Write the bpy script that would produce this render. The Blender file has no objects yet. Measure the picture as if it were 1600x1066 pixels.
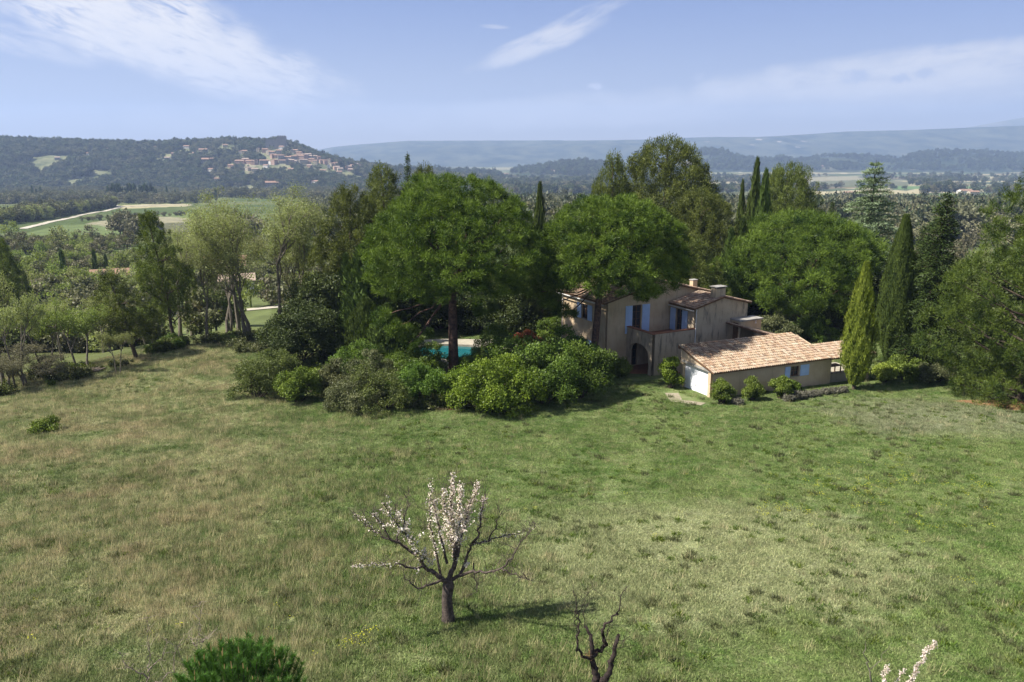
import bpy, math, random
import numpy as np
from mathutils import Vector, Matrix

# ------------------------------------------------------------------ camera, sky, sun, exposure
sc = bpy.context.scene
COL = sc.collection
CAMZ = 17.0
FPX = 1244.0
PITCH = math.radians(13.25)
cam_data = bpy.data.cameras.new("camera")
cam = bpy.data.objects.new("camera", cam_data)
COL.objects.link(cam)
cam.location = (0, 0, CAMZ)
cam.rotation_euler = (math.radians(90) - PITCH, 0, 0)
cam_data.sensor_width = 36
cam_data.lens = 36 * FPX / 1600
cam_data.clip_start = 0.2
cam_data.clip_end = 40000
sc.camera = cam

SUN_EL = math.radians(50)
SUN_AZ = math.radians(-102)          # measured from +Y towards +X: the sun stands to the left
SDIR = Vector((math.sin(SUN_AZ) * math.cos(SUN_EL), math.cos(SUN_AZ) * math.cos(SUN_EL), math.sin(SUN_EL)))
sun_data = bpy.data.lights.new("sun", 'SUN')
sun_data.energy = 5.0
sun_data.angle = math.radians(0.55)
sun_data.color = (1.0, 0.95, 0.87)
sun = bpy.data.objects.new("sun", sun_data)
sun.rotation_euler = SDIR.to_track_quat('Z', 'Y').to_euler()
sun.location = (-200, 0, 300)
COL.objects.link(sun)
sc.view_settings.view_transform = 'Standard'
sc.view_settings.look = 'None'
sc.view_settings.exposure = 1.28
sc.view_settings.gamma = 1.0
sc.view_settings.use_curve_mapping = False
sc.render.engine = 'CYCLES'
sc.cycles.max_bounces = 6
sc.cycles.diffuse_bounces = 3
sc.cycles.glossy_bounces = 2
sc.cycles.transmission_bounces = 4
sc.cycles.transparent_max_bounces = 8
sc.cycles.volume_bounces = 0

# ------------------------------------------------------------------ node helpers
class NT:
    def __init__(s, tree):
        s.t = tree; s.n = tree.nodes; s.l = tree.links
    def new(s, typ, **kw):
        nd = s.n.new(typ)
        for k, v in kw.items():
            setattr(nd, k, v)
        return nd
    def put(s, nd, i, v):
        inp = nd.inputs[i]
        if hasattr(v, 'is_output') or isinstance(v, bpy.types.NodeSocket):
            s.l.new(v, inp)
        else:
            if inp.type == 'RGBA' and len(v) == 3:
                v = (*v, 1)
            inp.default_value = v
    def math(s, op, a, b=0.0, c=None, clamp=False):
        nd = s.new('ShaderNodeMath', operation=op); nd.use_clamp = clamp
        s.put(nd, 0, a); s.put(nd, 1, b)
        if c is not None: s.put(nd, 2, c)
        return nd.outputs[0]
    def mix(s, f, a, b, blend='MIX'):
        nd = s.new('ShaderNodeMix', data_type='RGBA', blend_type=blend)
        s.put(nd, 0, f); s.put(nd, 6, a); s.put(nd, 7, b)
        return nd.outputs[2]
    def noise(s, vec, scale, detail=4, rough=0.55, dist=0.0, out=0):
        nd = s.new('ShaderNodeTexNoise')
        if vec is not None: s.l.new(vec, nd.inputs['Vector'])
        nd.inputs['Scale'].default_value = scale; nd.inputs['Detail'].default_value = detail
        nd.inputs['Roughness'].default_value = rough; nd.inputs['Distortion'].default_value = dist
        return nd.outputs[out]
    def ramp(s, f, lo, hi):
        nd = s.new('ShaderNodeMapRange', interpolation_type='SMOOTHSTEP')
        s.put(nd, 0, f); s.put(nd, 1, lo); s.put(nd, 2, hi)
        return nd.outputs[0]
    def mapping(s, vec, scale=(1, 1, 1), rot=(0, 0, 0), loc=(0, 0, 0)):
        nd = s.new('ShaderNodeMapping')
        s.l.new(vec, nd.inputs[0]); nd.inputs[1].default_value = loc
        nd.inputs[2].default_value = rot; nd.inputs[3].default_value = scale
        return nd.outputs[0]
    def sep(s, vec):
        nd = s.new('ShaderNodeSeparateXYZ'); s.l.new(vec, nd.inputs[0]); return nd.outputs
    def pos(s):
        return s.new('ShaderNodeNewGeometry').outputs['Position']
    def attr(s, name, out='Fac'):
        return s.new('ShaderNodeAttribute', attribute_name=name).outputs[out]
    def rnd(s):
        return s.new('ShaderNodeObjectInfo').outputs['Random']

# ------------------------------------------------------------------ world
W = bpy.data.worlds.new("World"); sc.world = W; W.use_nodes = True
w = NT(W.node_tree); w.n.clear()
sky = w.new('ShaderNodeTexSky', sky_type='NISHITA')
sky.sun_disc = False; sky.sun_elevation = SUN_EL; sky.sun_rotation = SUN_AZ
sky.altitude = 300; sky.air_density = 1.0; sky.dust_density = 0.6; sky.ozone_density = 2.2
tc = w.new('ShaderNodeTexCoord').outputs['Generated']
X, Y, Z = w.sep(tc)
az = w.math('MULTIPLY', w.math('ARCTAN2', X, Y), 57.2958)
el = w.math('MULTIPLY', w.math('ARCSINE', Z), 57.2958)
def streak(a0, e0, ang, la, lb, nscale, lo, hi, seed, amp=1.0, power=1.0):
    """an elongated patch of cirrus round (azimuth, elevation), its long axis turned by ang degrees"""
    c, s_ = math.cos(math.radians(ang)), math.sin(math.radians(ang))
    da = w.math('SUBTRACT', az, a0); de = w.math('SUBTRACT', el, e0)
    p = w.math('ADD', w.math('MULTIPLY', da, c), w.math('MULTIPLY', de, s_))
    q = w.math('SUBTRACT', w.math('MULTIPLY', de, c), w.math('MULTIPLY', da, s_))
    cmb = w.new('ShaderNodeCombineXYZ'); w.l.new(p, cmb.inputs[0]); w.l.new(q, cmb.inputs[1]); cmb.inputs[2].default_value = seed
    v = w.mapping(cmb.outputs[0], scale=(0.32, 1.3, 1))
    n = w.noise(v, nscale, 7, 0.62, 0.6)
    n2 = w.noise(cmb.outputs[0], 0.35, 3, 0.5)
    r2 = w.math('ADD', w.math('POWER', w.math('ABSOLUTE', w.math('DIVIDE', p, la)), 2.0), w.math('POWER', w.math('ABSOLUTE', w.math('DIVIDE', q, lb)), 2.0))
    r2 = w.math('ADD', r2, w.math('MULTIPLY', w.math('SUBTRACT', n2, 0.5), 1.6))
    m = w.math('SUBTRACT', 1.0, w.ramp(r2, 0.15, 1.25))
    t = w.ramp(n, lo, hi)
    return w.math('MULTIPLY', w.math('MULTIPLY', m, t), amp)
parts_ = [
    streak(-25, 8.4, -20, 12, 3.2, 1.9, 0.22, 0.62, 3.0, 1.0),
    streak(-19, 5.6, -14, 9.5, 2.2, 2.0, 0.25, 0.62, 8.0, 0.95),
    streak(-31, 6.6, -14, 6, 0.9, 1.0, 0.25, 0.7, 18.0, 0.5),
    streak(1.5, 7.1, 19, 5.2, 0.8, 1.3, 0.15, 0.65, 12.0, 0.65),
    streak(4.5, 8.8, 22, 4.5, 0.6, 1.3, 0.3, 0.75, 22.0, 0.4),
    streak(-1.2, 8.3, -3, 1.1, 0.16, 1.6, 0.2, 0.6, 31.0, 0.4),
    streak(26, 4.9, 4, 15, 1.5, 1.2, 0.12, 0.6, 41.0, 0.8),
    streak(17, 3.2, 2, 26, 1.4, 0.6, 0.05, 0.7, 51.0, 0.6),
    streak(-8, 2.4, 1, 26, 1.2, 0.5, 0.05, 0.7, 61.0, 0.45),
]
cirrus = parts_[0]
for p_ in parts_[1:]:
    cirrus = w.math('SUBTRACT', 1.0, w.math('MULTIPLY', w.math('SUBTRACT', 1.0, cirrus), w.math('SUBTRACT', 1.0, p_)))
def puff(a0, e0, la, lb, seed):
    da = w.math('DIVIDE', w.math('SUBTRACT', az, a0), la); de = w.math('DIVIDE', w.math('SUBTRACT', el, e0), lb)
    cmb = w.new('ShaderNodeCombineXYZ'); w.l.new(az, cmb.inputs[0]); w.l.new(el, cmb.inputs[1]); cmb.inputs[2].default_value = seed
    n = w.noise(cmb.outputs[0], 1.7, 5, 0.6)
    r = w.math('ADD', w.math('ADD', w.math('MULTIPLY', da, da), w.math('MULTIPLY', de, de)), w.math('MULTIPLY', w.math('SUBTRACT', n, 0.5), 3.2))
    return w.math('SUBTRACT', 1.0, w.ramp(r, 0.1, 1.1))
white_puff = w.math('MAXIMUM', w.math('MULTIPLY', puff(5.6, 4.45, 0.7, 0.3, 5.0), 0.9), w.math('MULTIPLY', puff(12.6, 5.0, 0.6, 0.3, 9.0), 0.3))
grey_puff = w.math('MAXIMUM', puff(22.3, 4.7, 1.0, 0.5, 2.0), w.math('MAXIMUM', puff(25.0, 4.5, 0.8, 0.35, 7.0), puff(26.3, 4.8, 0.7, 0.4, 3.0)))
skycol = w.mix(1.0, sky.outputs[0], (0.48, 0.58, 0.95), 'MULTIPLY')
veil = w.math('MULTIPLY', w.math('POWER', 2.718, w.math('MULTIPLY', w.math('MAXIMUM', el, 0.0), -0.20)), 0.8)
skycol = w.mix(veil, skycol, (7.4, 6.1, 3.9))
dome = w.noise(w.mapping(tc, scale=(1.0, 2.2, 2.6)), 1.6, 7, 0.62, 0.8)  # unseen cirrus added above the view to lift and whiten the sky fill
dome = w.math('MULTIPLY', w.math('MULTIPLY', w.ramp(dome, 0.30, 0.66), w.ramp(el, 9.0, 24.0)), 0.75)
skycol = w.mix(dome, skycol, (6.2, 6.5, 6.9))
skycol = w.mix(cirrus, skycol, (8.4, 8.0, 7.6))
skycol = w.mix(white_puff, skycol, (6.6, 6.7, 7.6))
skycol = w.mix(w.math('MULTIPLY', grey_puff, 0.55), skycol, (3.3, 4.0, 5.9))
bg = w.new('ShaderNodeBackground'); w.l.new(skycol, bg.inputs[0]); bg.inputs[1].default_value = 0.05
w.l.new(bg.outputs[0], w.new('ShaderNodeOutputWorld').inputs[0])

# ------------------------------------------------------------------ object helpers
def tag(o, label=None, cat=None, group=None, kind=None):
    if label: o['label'] = label
    if cat: o['category'] = cat
    if group: o['group'] = group
    if kind: o['kind'] = kind
    return o
def empty(name, loc, rz=0.0, label=None, cat=None, group=None, s=1.0):
    o = bpy.data.objects.new(name, None); COL.objects.link(o)
    o.location = loc; o.rotation_euler = (0, 0, rz); o.scale = (s, s, s) if not hasattr(s, '__len__') else s
    o.empty_display_size = 0.3
    return tag(o, label, cat, group)
def link(name, mesh, parent=None, kind=None):
    o = bpy.data.objects.new(name, mesh); COL.objects.link(o)
    if parent is not None: o.parent = parent
    if kind: o['kind'] = kind
    return o
def copy_tree(o, parent=None):
    c = o.copy(); COL.objects.link(c); c.parent = parent
    for ch in list(o.children): copy_tree(ch, c)
    return c

def mesh_np(name, V, F, mat=None, var=None, smooth=False, col=None, mats=None, midx=None):
    """V n x 3, F list of (m x k) index arrays"""
    me = bpy.data.meshes.new(name)
    V = np.asarray(V, dtype=np.float32)
    if not isinstance(F, list): F = [F]
    F = [np.asarray(f, dtype=np.int32) for f in F if len(f)]
    loops = np.concatenate([f.ravel() for f in F]); tot = np.concatenate([np.full(len(f), f.shape[1], np.int32) for f in F])
    st = np.concatenate([[0], np.cumsum(tot)[:-1]]).astype(np.int32)
    me.vertices.add(len(V)); me.vertices.foreach_set('co', V.ravel())
    me.loops.add(len(loops)); me.loops.foreach_set('vertex_index', loops)
    me.polygons.add(len(tot)); me.polygons.foreach_set('loop_start', st); me.polygons.foreach_set('loop_total', tot)
    me.polygons.foreach_set('use_smooth', np.full(len(tot), bool(smooth)))
    if midx is not None: me.polygons.foreach_set('material_index', np.asarray(midx, np.int32))
    if var is not None:
        a = me.attributes.new('var', 'FLOAT', 'POINT'); a.data.foreach_set('value', np.asarray(var, np.float32))
    if col is not None:
        a = me.attributes.new('col', 'FLOAT_COLOR', 'POINT'); a.data.foreach_set('color', np.asarray(col, np.float32).ravel())
    me.update(calc_edges=True)
    for m in (mats or [mat]):
        if m is not None: me.materials.append(m)
    return me

class MB:
    """collects shapes and links them as one mesh"""
    def __init__(s): s.v = []; s.f3 = []; s.f4 = []; s.var = []; s.n = 0
    def add(s, V, F, var=0.5):
        V = np.asarray(V, float); F = np.asarray(F, int)
        (s.f3 if F.shape[1] == 3 else s.f4).append(F + s.n)
        s.v.append(V); s.n += len(V)
        s.var.append(np.full(len(V), var) if np.isscalar(var) else np.asarray(var))
    def box(s, x0, x1, y0, y1, z0, z1, var=0.5, M=None):
        V = np.array([(x, y, z) for z in (z0, z1) for y in (y0, y1) for x in (x0, x1)], float)
        if M is not None: V = V @ np.array(M.to_3x3()).T + np.array(M.translation)
        s.add(V, [(0, 2, 3, 1), (4, 5, 7, 6), (0, 1, 5, 4), (2, 6, 7, 3), (0, 4, 6, 2), (1, 3, 7, 5)], var)
    def prism(s, poly, axis_vec, var=0.5):
        """poly: closed list of 3d points, extruded along axis_vec"""
        P = np.array(poly, float); n = len(P); Q = P + np.array(axis_vec)
        V = np.vstack([P, Q]); c0, c1 = P.mean(0), Q.mean(0)
        V = np.vstack([V, c0, c1])
        F4 = [(i, (i + 1) % n, n + (i + 1) % n, n + i) for i in range(n)]
        F3 = [((i + 1) % n, i, 2 * n) for i in range(n)] + [(n + i, n + (i + 1) % n, 2 * n + 1) for i in range(n)]
        base = s.n; s.add(V, F4, var); s.f3.append(np.array(F3) + base)
    def tube(s, pts, rad, sides=6, var=0.5, cap=True):
        P = np.array(pts, float); R = np.array(rad, float) if hasattr(rad, '__len__') else np.full(len(P), rad)
        T = np.gradient(P, axis=0); T /= np.linalg.norm(T, axis=1)[:, None] + 1e-9
        ref = np.array([0.31, 0.95, 0.1]) if abs(T[0, 1]) < 0.8 else np.array([1.0, 0.1, 0.2])
        A = np.cross(T, ref); A /= np.linalg.norm(A, axis=1)[:, None] + 1e-9; B = np.cross(T, A)
        th = np.arange(sides) * 2 * math.pi / sides
        V = (P[:, None] + R[:, None, None] * (np.cos(th)[None, :, None] * A[:, None] + np.sin(th)[None, :, None] * B[:, None])).reshape(-1, 3)
        n = len(P); i = np.arange(n - 1)[:, None] * sides; j = np.arange(sides)[None]; k = (j + 1) % sides
        F = np.stack([i + j, i + k, i + sides + k, i + sides + j], -1).reshape(-1, 4)
        s.add(V, F, var)
    def quad(s, a, b, c, d, var=0.5): s.add([a, b, c, d], [(0, 1, 2, 3)], var)
    def mesh(s, name, mat, smooth=False, mats=None):
        F = []
        if s.f3: F.append(np.concatenate(s.f3))
        if s.f4: F.append(np.concatenate(s.f4))
        return mesh_np(name, np.concatenate(s.v), F, mat, np.concatenate(s.var), smooth, mats=mats)
    def build(s, name, mat, parent=None, kind=None, smooth=False):
        return link(name, s.mesh(name, mat, smooth), parent, kind)

# ------------------------------------------------------------------ terrain
def smooth(t): t = np.clip(t, 0, 1); return t * t * (3 - 2 * t)
def vnoise(x, y, seed=0):
    x = np.asarray(x, float); y = np.asarray(y, float)
    xi = np.floor(x).astype(np.int64); yi = np.floor(y).astype(np.int64); fx = smooth(x - xi); fy = smooth(y - yi)
    def h(a, b):
        n = (a * 374761393 + b * 668265263 + seed * 1442695041) & 0x7fffffff
        n = ((n ^ (n >> 13)) * 1274126177) & 0x7fffffff
        return ((n ^ (n >> 16)) & 0xffff) / 65535.0
    return (h(xi, yi) * (1 - fx) + h(xi + 1, yi) * fx) * (1 - fy) + (h(xi, yi + 1) * (1 - fx) + h(xi + 1, yi + 1) * fx) * fy
def fbm(x, y, seed=0, o=4):
    r = 0; a = 0.5; t = 0
    for i in range(o): r = r + a * vnoise(x * 2 ** i, y * 2 ** i, seed + i); t += a; a *= 0.5
    return r / t
PY = [-50, 15, 22, 61, 72, 83, 95, 110, 130, 160, 210, 300, 600, 1200, 1700, 2500, 12000]
PZ = [2.2, 2.0, 1.5, -2.1, -2.5, -2.9, -3.7, -6.0, -8.9, -11, -14, -18, -30, -48, -58, -65, -70]
def base_h(x, y):
    x = np.asarray(x, float); y = np.asarray(y, float)
    r = np.where(y > 0, np.sqrt(y * y + 0.15 * x * x * smooth((y - 60) / 200)), y)
    r = r + np.clip((-34 - x) * 1.3, 0, 22) * smooth((y - 50) / 15) * (1 - smooth((y - 150) / 100))
    z = np.interp(r, PY, PZ)
    k1 = 0.25 + 1.3 * smooth((r - 95) / 80) + 5 * smooth((r - 500) / 700) - 5.5 * smooth((r - 1500) / 900)
    pr = np.hypot(x + 5.6, y - 76.5); z = z - 2.2 * (1 - smooth((pr - 4.9) / 1.2))
    return z + (fbm(x / 23, y / 23, 3) - 0.5) * 0.5 * np.minimum(k1, 1.5) + (fbm(x / 140, y / 140, 5) - 0.5) * 2 * np.maximum(k1 - 0.8, 0)
def crest_z(py, R):
    return CAMZ + R * np.tan(np.arctan((533 - np.asarray(py, float)) / FPX) - PITCH)
def pxof(x, y): return 800 + 1278 * x / np.maximum(y, 1.0)
VCX = [-700, -300, 0, 60, 150, 240, 300, 350, 400, 440, 470, 500, 540, 580, 620, 680, 760, 860, 960]
VCY = [232, 229, 223, 224, 228, 230, 227, 224, 226, 224, 233, 246, 257, 264, 269, 275, 283, 297, 310]
def village_h(x, y):
    px = pxof(x, y); cz = crest_z(np.interp(px, VCX, VCY), 2150)
    R = 2150; t = smooth((y - 1480) / (R - 1480)); back = 1 - smooth((y - R) / 1300)
    foot = -64.0
    prof = np.where(y < R, t ** 1.15, back)
    n = (fbm(x / 170, y / 170, 9) - 0.5) * 26 * np.clip(t * (1 - t) * 4, 0, 1) + (fbm(x / 60, y / 60, 19) - 0.5) * 6 * t
    return foot + (cz - foot) * prof + n - 6 * (prof <= 0.001)
def make_hill(R, front, back, xs, ys, amp, sc_, seed, foot=-72.0):
    def h(x, y):
        px = pxof(x, y); cz = crest_z(np.interp(px, xs, ys), R)
        prof = np.where(y < R, smooth((y - (R - front)) / front), 1 - smooth((y - R) / back))
        n = (fbm(x / sc_, y / sc_, seed) - 0.5) * amp * np.clip(prof * 1.5, 0, 1) * np.clip(np.abs(y - R) / (front * .3), 0, 1)
        return foot + (cz - foot) * prof + n
    return h
HILLS = [
    ("wooded_hill", make_hill(3300, 700, 700, [560, 640, 700, 740, 800, 850, 880, 930, 960, 1010, 1100, 1200], [290, 284, 279, 276, 271, 264, 259, 257, 262, 268, 280, 295], 22, 150, 21), (2550, 4050, 520, 1240)),
    ("conical_hill", make_hill(4300, 800, 900, [960, 1020, 1060, 1085, 1105, 1125, 1160, 1200, 1225, 1250, 1290, 1350, 1400, 1440, 1500, 1560, 1620, 1800, 2000], [285, 268, 250, 241, 236, 238, 249, 253, 248, 252, 246, 247, 250, 241, 239, 242, 245, 252, 262], 34, 210, 31), (3450, 5250, 900, 2100)),
    ("long_ridge", make_hill(7200, 2200, 1500, [250, 430, 490, 520, 560, 600, 640, 700, 800, 900, 1000, 1060, 1120, 1180, 1260, 1320, 1400, 1500, 1600, 1750, 2100], [262, 245, 236, 230, 226, 223, 220, 220, 220, 220, 219, 216, 214, 215, 210, 206, 204, 200, 197, 196, 204], 85, 520, 41), (4900, 8800, 150, 2400)),
    ("far_mountain", make_hill(9300, 500, 900, [1250, 1400, 1480, 1540, 1590, 1630, 1700, 1800, 2000, 2300], [250, 215, 204, 193, 184, 178, 166, 158, 170, 230], 60, 800, 51), (8700, 10300, 1200, 2400)),
]
def total_h(x, y):
    z = np.maximum(base_h(x, y), village_h(x, y))
    for n_, f, e in HILLS[:2]: z = np.maximum(z, f(x, y))
    return z
YS = np.concatenate([np.geomspace(12, 400, 1500), np.geomspace(401, 6000, 3000)])
CP, SP = math.cos(PITCH), math.sin(PITCH)
def at(px, py, hf=None):
    u = (px - 800) / FPX; v = (533 - py) / FPX
    dy = CP + v * SP; dz = -SP + v * CP
    t = YS / dy; g = (hf or total_h)(u * t, YS); z = CAMZ + dz * t
    k = np.argmax(z < g)
    return Vector((float(u * t[k]), float(YS[k]), float(g[k])))
def spot(px, y, hf=None):
    """ground point seen in pixel column px, y metres ahead"""
    z = -3.0
    for _ in range(4):
        x = (px - 800) / FPX * (y * CP + (CAMZ - z) * SP); z = float((hf or total_h)(x, y))
    return Vector((x, y, z))
def z_at(py, y): return CAMZ - y * math.tan(PITCH + math.atan((py - 533) / FPX))

# land cover painted per vertex of the ground (its real colour: fields, scrub, tracks)
def poly_world(pts): return [tuple(at(a, b, base_h))[:2] for a, b in pts]
def inside(x, y, poly):
    r = np.zeros(x.shape, bool); n = len(poly)
    for i in range(n):
        x1, y1 = poly[i]; x2, y2 = poly[(i + 1) % n]
        c = ((y1 > y) != (y2 > y)) & (x < (x2 - x1) * (y - y1) / (y2 - y1 + 1e-9) + x1)
        r ^= c
    return r
PALE = (0.30, 0.265, 0.16); GREEN = (0.095, 0.125, 0.045); BROWN = (0.13, 0.105, 0.06); GREY = (0.20, 0.185, 0.12)
FIELDS = [
    ([(30, 368), (95, 352), (150, 350), (205, 362), (150, 378), (40, 378)], GREEN),
    ([(130, 350), (210, 338), (300, 334), (305, 345), (215, 360), (150, 352)], GREY),
    ([(190, 321), (285, 317), (300, 322), (225, 325), (190, 327)], PALE),
    ([(225, 336), (300, 333), (420, 336), (420, 343), (300, 342)], (0.10, 0.13, 0.05)),
    ([(230, 350), (330, 345), (420, 350), (400, 362), (260, 366)], (0.09, 0.09, 0.05)),
    ([(1262, 300), (1330, 297), (1440, 299), (1440, 303), (1262, 305)], PALE),
    ([(1250, 278), (1340, 275), (1350, 281), (1250, 284)], GREY),
    ([(1262, 284), (1350, 281), (1420, 284), (1420, 291), (1262, 291)], (0.10, 0.105, 0.055)),
    ([(1265, 308), (1340, 306), (1350, 313), (1270, 315)], PALE),
    ([(1380, 291), (1600, 291), (1600, 296), (1400, 296)], (0.09, 0.15, 0.05)),
    ([(1420, 297), (1600, 296), (1640, 299), (1420, 300)], PALE),
    ([(1400, 304), (1550, 303), (1550, 308), (1400, 309)], (0.11, 0.15, 0.07)),
    ([(1390, 311), (1600, 310), (1600, 319), (1390, 320)], (0.14, 0.135, 0.10)),
    ([(425, 279), (520, 275), (525, 279), (430, 284)], (0.12, 0.15, 0.07)),
    ([(255, 470), (420, 466), (430, 520), (270, 530)], (0.095, 0.115, 0.042)),
]
def build_ground():
    az = np.concatenate([np.linspace(-180, -46, 40, endpoint=False), np.linspace(-46, 46, 400, endpoint=False), np.linspace(46, 180, 40)])
    rr = np.concatenate([[0.5, 4, 8, 12], np.geomspace(14, 12000, 320)])
    A, R = np.meshgrid(np.radians(az), rr)
    x = R * np.sin(A); y = R * np.cos(A); z = base_h(x, y)
    V = np.stack([x, y, z], -1).reshape(-1, 3)
    n, m = A.shape; i, j = np.meshgrid(np.arange(n - 1), np.arange(m - 1), indexing='ij'); a = (i * m + j).ravel()
    F = np.stack([a, a + 1, a + m + 1, a + m], -1)
    scrub = np.array((0.055, 0.078, 0.022)); dry = np.array((0.11, 0.12, 0.045))
    t = smooth(fbm(x / 60, y / 60, 77) * 2.6 - 0.8)[..., None]
    c = scrub * (1 - t) + dry * t
    # a patchwork of strips across the far plain
    ca, sa = math.cos(0.25), math.sin(0.25)
    gx = (x * ca + y * sa) / 260 + 0.6 * fbm(x / 900, y / 900, 8); gy = (-x * sa + y * ca) / 95 + 0.5 * fbm(x / 700, y / 700, 6)
    cell = vnoise(np.floor(gx) * 7.3, np.floor(gy) * 3.1, 4)[..., None]
    pal = np.where(cell < .2, GREEN, np.where(cell < .38, BROWN, np.where(cell < .52, PALE, np.where(cell < .8, (0.055, 0.07, 0.035), GREY))))
    f = smooth((R - 1350) / 500)[..., None] * (np.abs(gy - np.round(gy)) > .07)[..., None]
    c = c * (1 - f) + pal * f
    xx, yy = x.ravel(), y.ravel(); c = c.reshape(-1, 3)
    for pts, colr in FIELDS:
        k = inside(xx, yy, poly_world(pts)); c[k] = colr
    # meadow mask in alpha
    edge = np.interp(xx, [-80, -44, -33, -10, 10, 30, 60], [52, 66, 84, 96, 96, 96, 90])
    mead = 1 - smooth((yy - edge) / 5)
    return V, F, np.concatenate([c, mead[:, None]], 1)
def strip(name, pts, width, hf, lift, mat, step=4.0):
    P = [Vector(p).to_2d() if len(p) > 2 else Vector(p) for p in pts]
    D = [P[0]]
    for a, b in zip(P, P[1:]):
        k = max(1, int((b - a).length / step))
        for q in range(1, k + 1): D.append(a.lerp(b, q / k))
    D = np.array([tuple(d) for d in D]); T = np.gradient(D, axis=0); T /= np.linalg.norm(T, axis=1)[:, None]
    N = np.stack([-T[:, 1], T[:, 0]], -1); L = D + N * width / 2; Rr = D - N * width / 2
    pts2 = np.stack([L, D, Rr], 1).reshape(-1, 2); z = hf(pts2[:, 0], pts2[:, 1]) + lift
    V = np.column_stack([pts2, z]); n = len(D); F = []
    for i in range(n - 1):
        for j in range(2): a = i * 3 + j; F.append((a, a + 3, a + 4, a + 1))
    return tag(link(name, mesh_np(name, V, np.array(F), mat)), kind='structure')
# ------------------------------------------------------------------ materials
def base_mat(name, rough=0.85, spec=0.2):
    m = bpy.data.materials.new(name); m.use_nodes = True
    t = NT(m.node_tree); b = t.n['Principled BSDF']
    b.inputs['Roughness'].default_value = rough; b.inputs['Specular IOR Level'].default_value = spec
    return m, t, b
def bump(t, b, h, strength=0.3, dist=0.05):
    nd = t.new('ShaderNodeBump'); nd.inputs['Strength'].default_value = strength; nd.inputs['Distance'].default_value = dist
    t.l.new(h, nd.inputs['Height']); t.l.new(nd.outputs[0], b.inputs['Normal'])
def foliage_mat(name, dark, light, trans=0.3, tip=None, objvar=0.25, nscale=0.35):
    huev = 0.0 if objvar == 0 else 0.018
    m = bpy.data.materials.new(name); m.use_nodes = True; t = NT(m.node_tree); t.n.clear()
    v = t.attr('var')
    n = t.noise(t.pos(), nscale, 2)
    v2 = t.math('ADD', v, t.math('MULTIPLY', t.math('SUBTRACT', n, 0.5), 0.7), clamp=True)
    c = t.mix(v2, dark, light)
    hs = t.new('ShaderNodeHueSaturation')
    t.put(hs, 'Hue', t.math('ADD', 0.5, t.math('MULTIPLY', t.math('SUBTRACT', t.rnd(), 0.5), huev)))
    t.put(hs, 'Value', t.math('ADD', 1 - objvar / 2, t.math('MULTIPLY', t.rnd(), objvar)))
    t.l.new(c, hs.inputs['Color']); c = hs.outputs[0]
    d = t.new('ShaderNodeBsdfDiffuse'); t.l.new(c, d.inputs[0])
    tr = t.new('ShaderNodeBsdfTranslucent'); t.l.new(t.mix(1.0, c, (1.15, 1.25, 0.6), 'MULTIPLY'), tr.inputs[0])
    g = t.new('ShaderNodeBsdfGlossy'); g.inputs['Roughness'].default_value = 0.5; g.inputs[0].default_value = (1, 1, 1, 1)
    mx = t.new('ShaderNodeMixShader'); mx.inputs[0].default_value = trans; t.l.new(d.outputs[0], mx.inputs[1]); t.l.new(tr.outputs[0], mx.inputs[2])
    m2 = t.new('ShaderNodeMixShader'); m2.inputs[0].default_value = 0.012; t.l.new(mx.outputs[0], m2.inputs[1]); t.l.new(g.outputs[0], m2.inputs[2])
    t.l.new(m2.outputs[0], t.new('ShaderNodeOutputMaterial').inputs[0])
    return m
def plain_mat(name, col, col2=None, scale=3.0, rough=0.8, spec=0.2, bumps=0.0, detail=5):
    m, t, b = base_mat(name, rough, spec)
    p = t.new('ShaderNodeTexCoord').outputs['Object']
    n = t.noise(p, scale, detail, 0.6)
    c = t.mix(t.ramp(n, 0.3, 0.7), col, col2 or tuple(x * 0.75 for x in col))
    t.l.new(c, b.inputs['Base Color'])
    if bumps: bump(t, b, t.noise(p, scale * 4, 4), bumps, 0.02)
    return m

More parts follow.
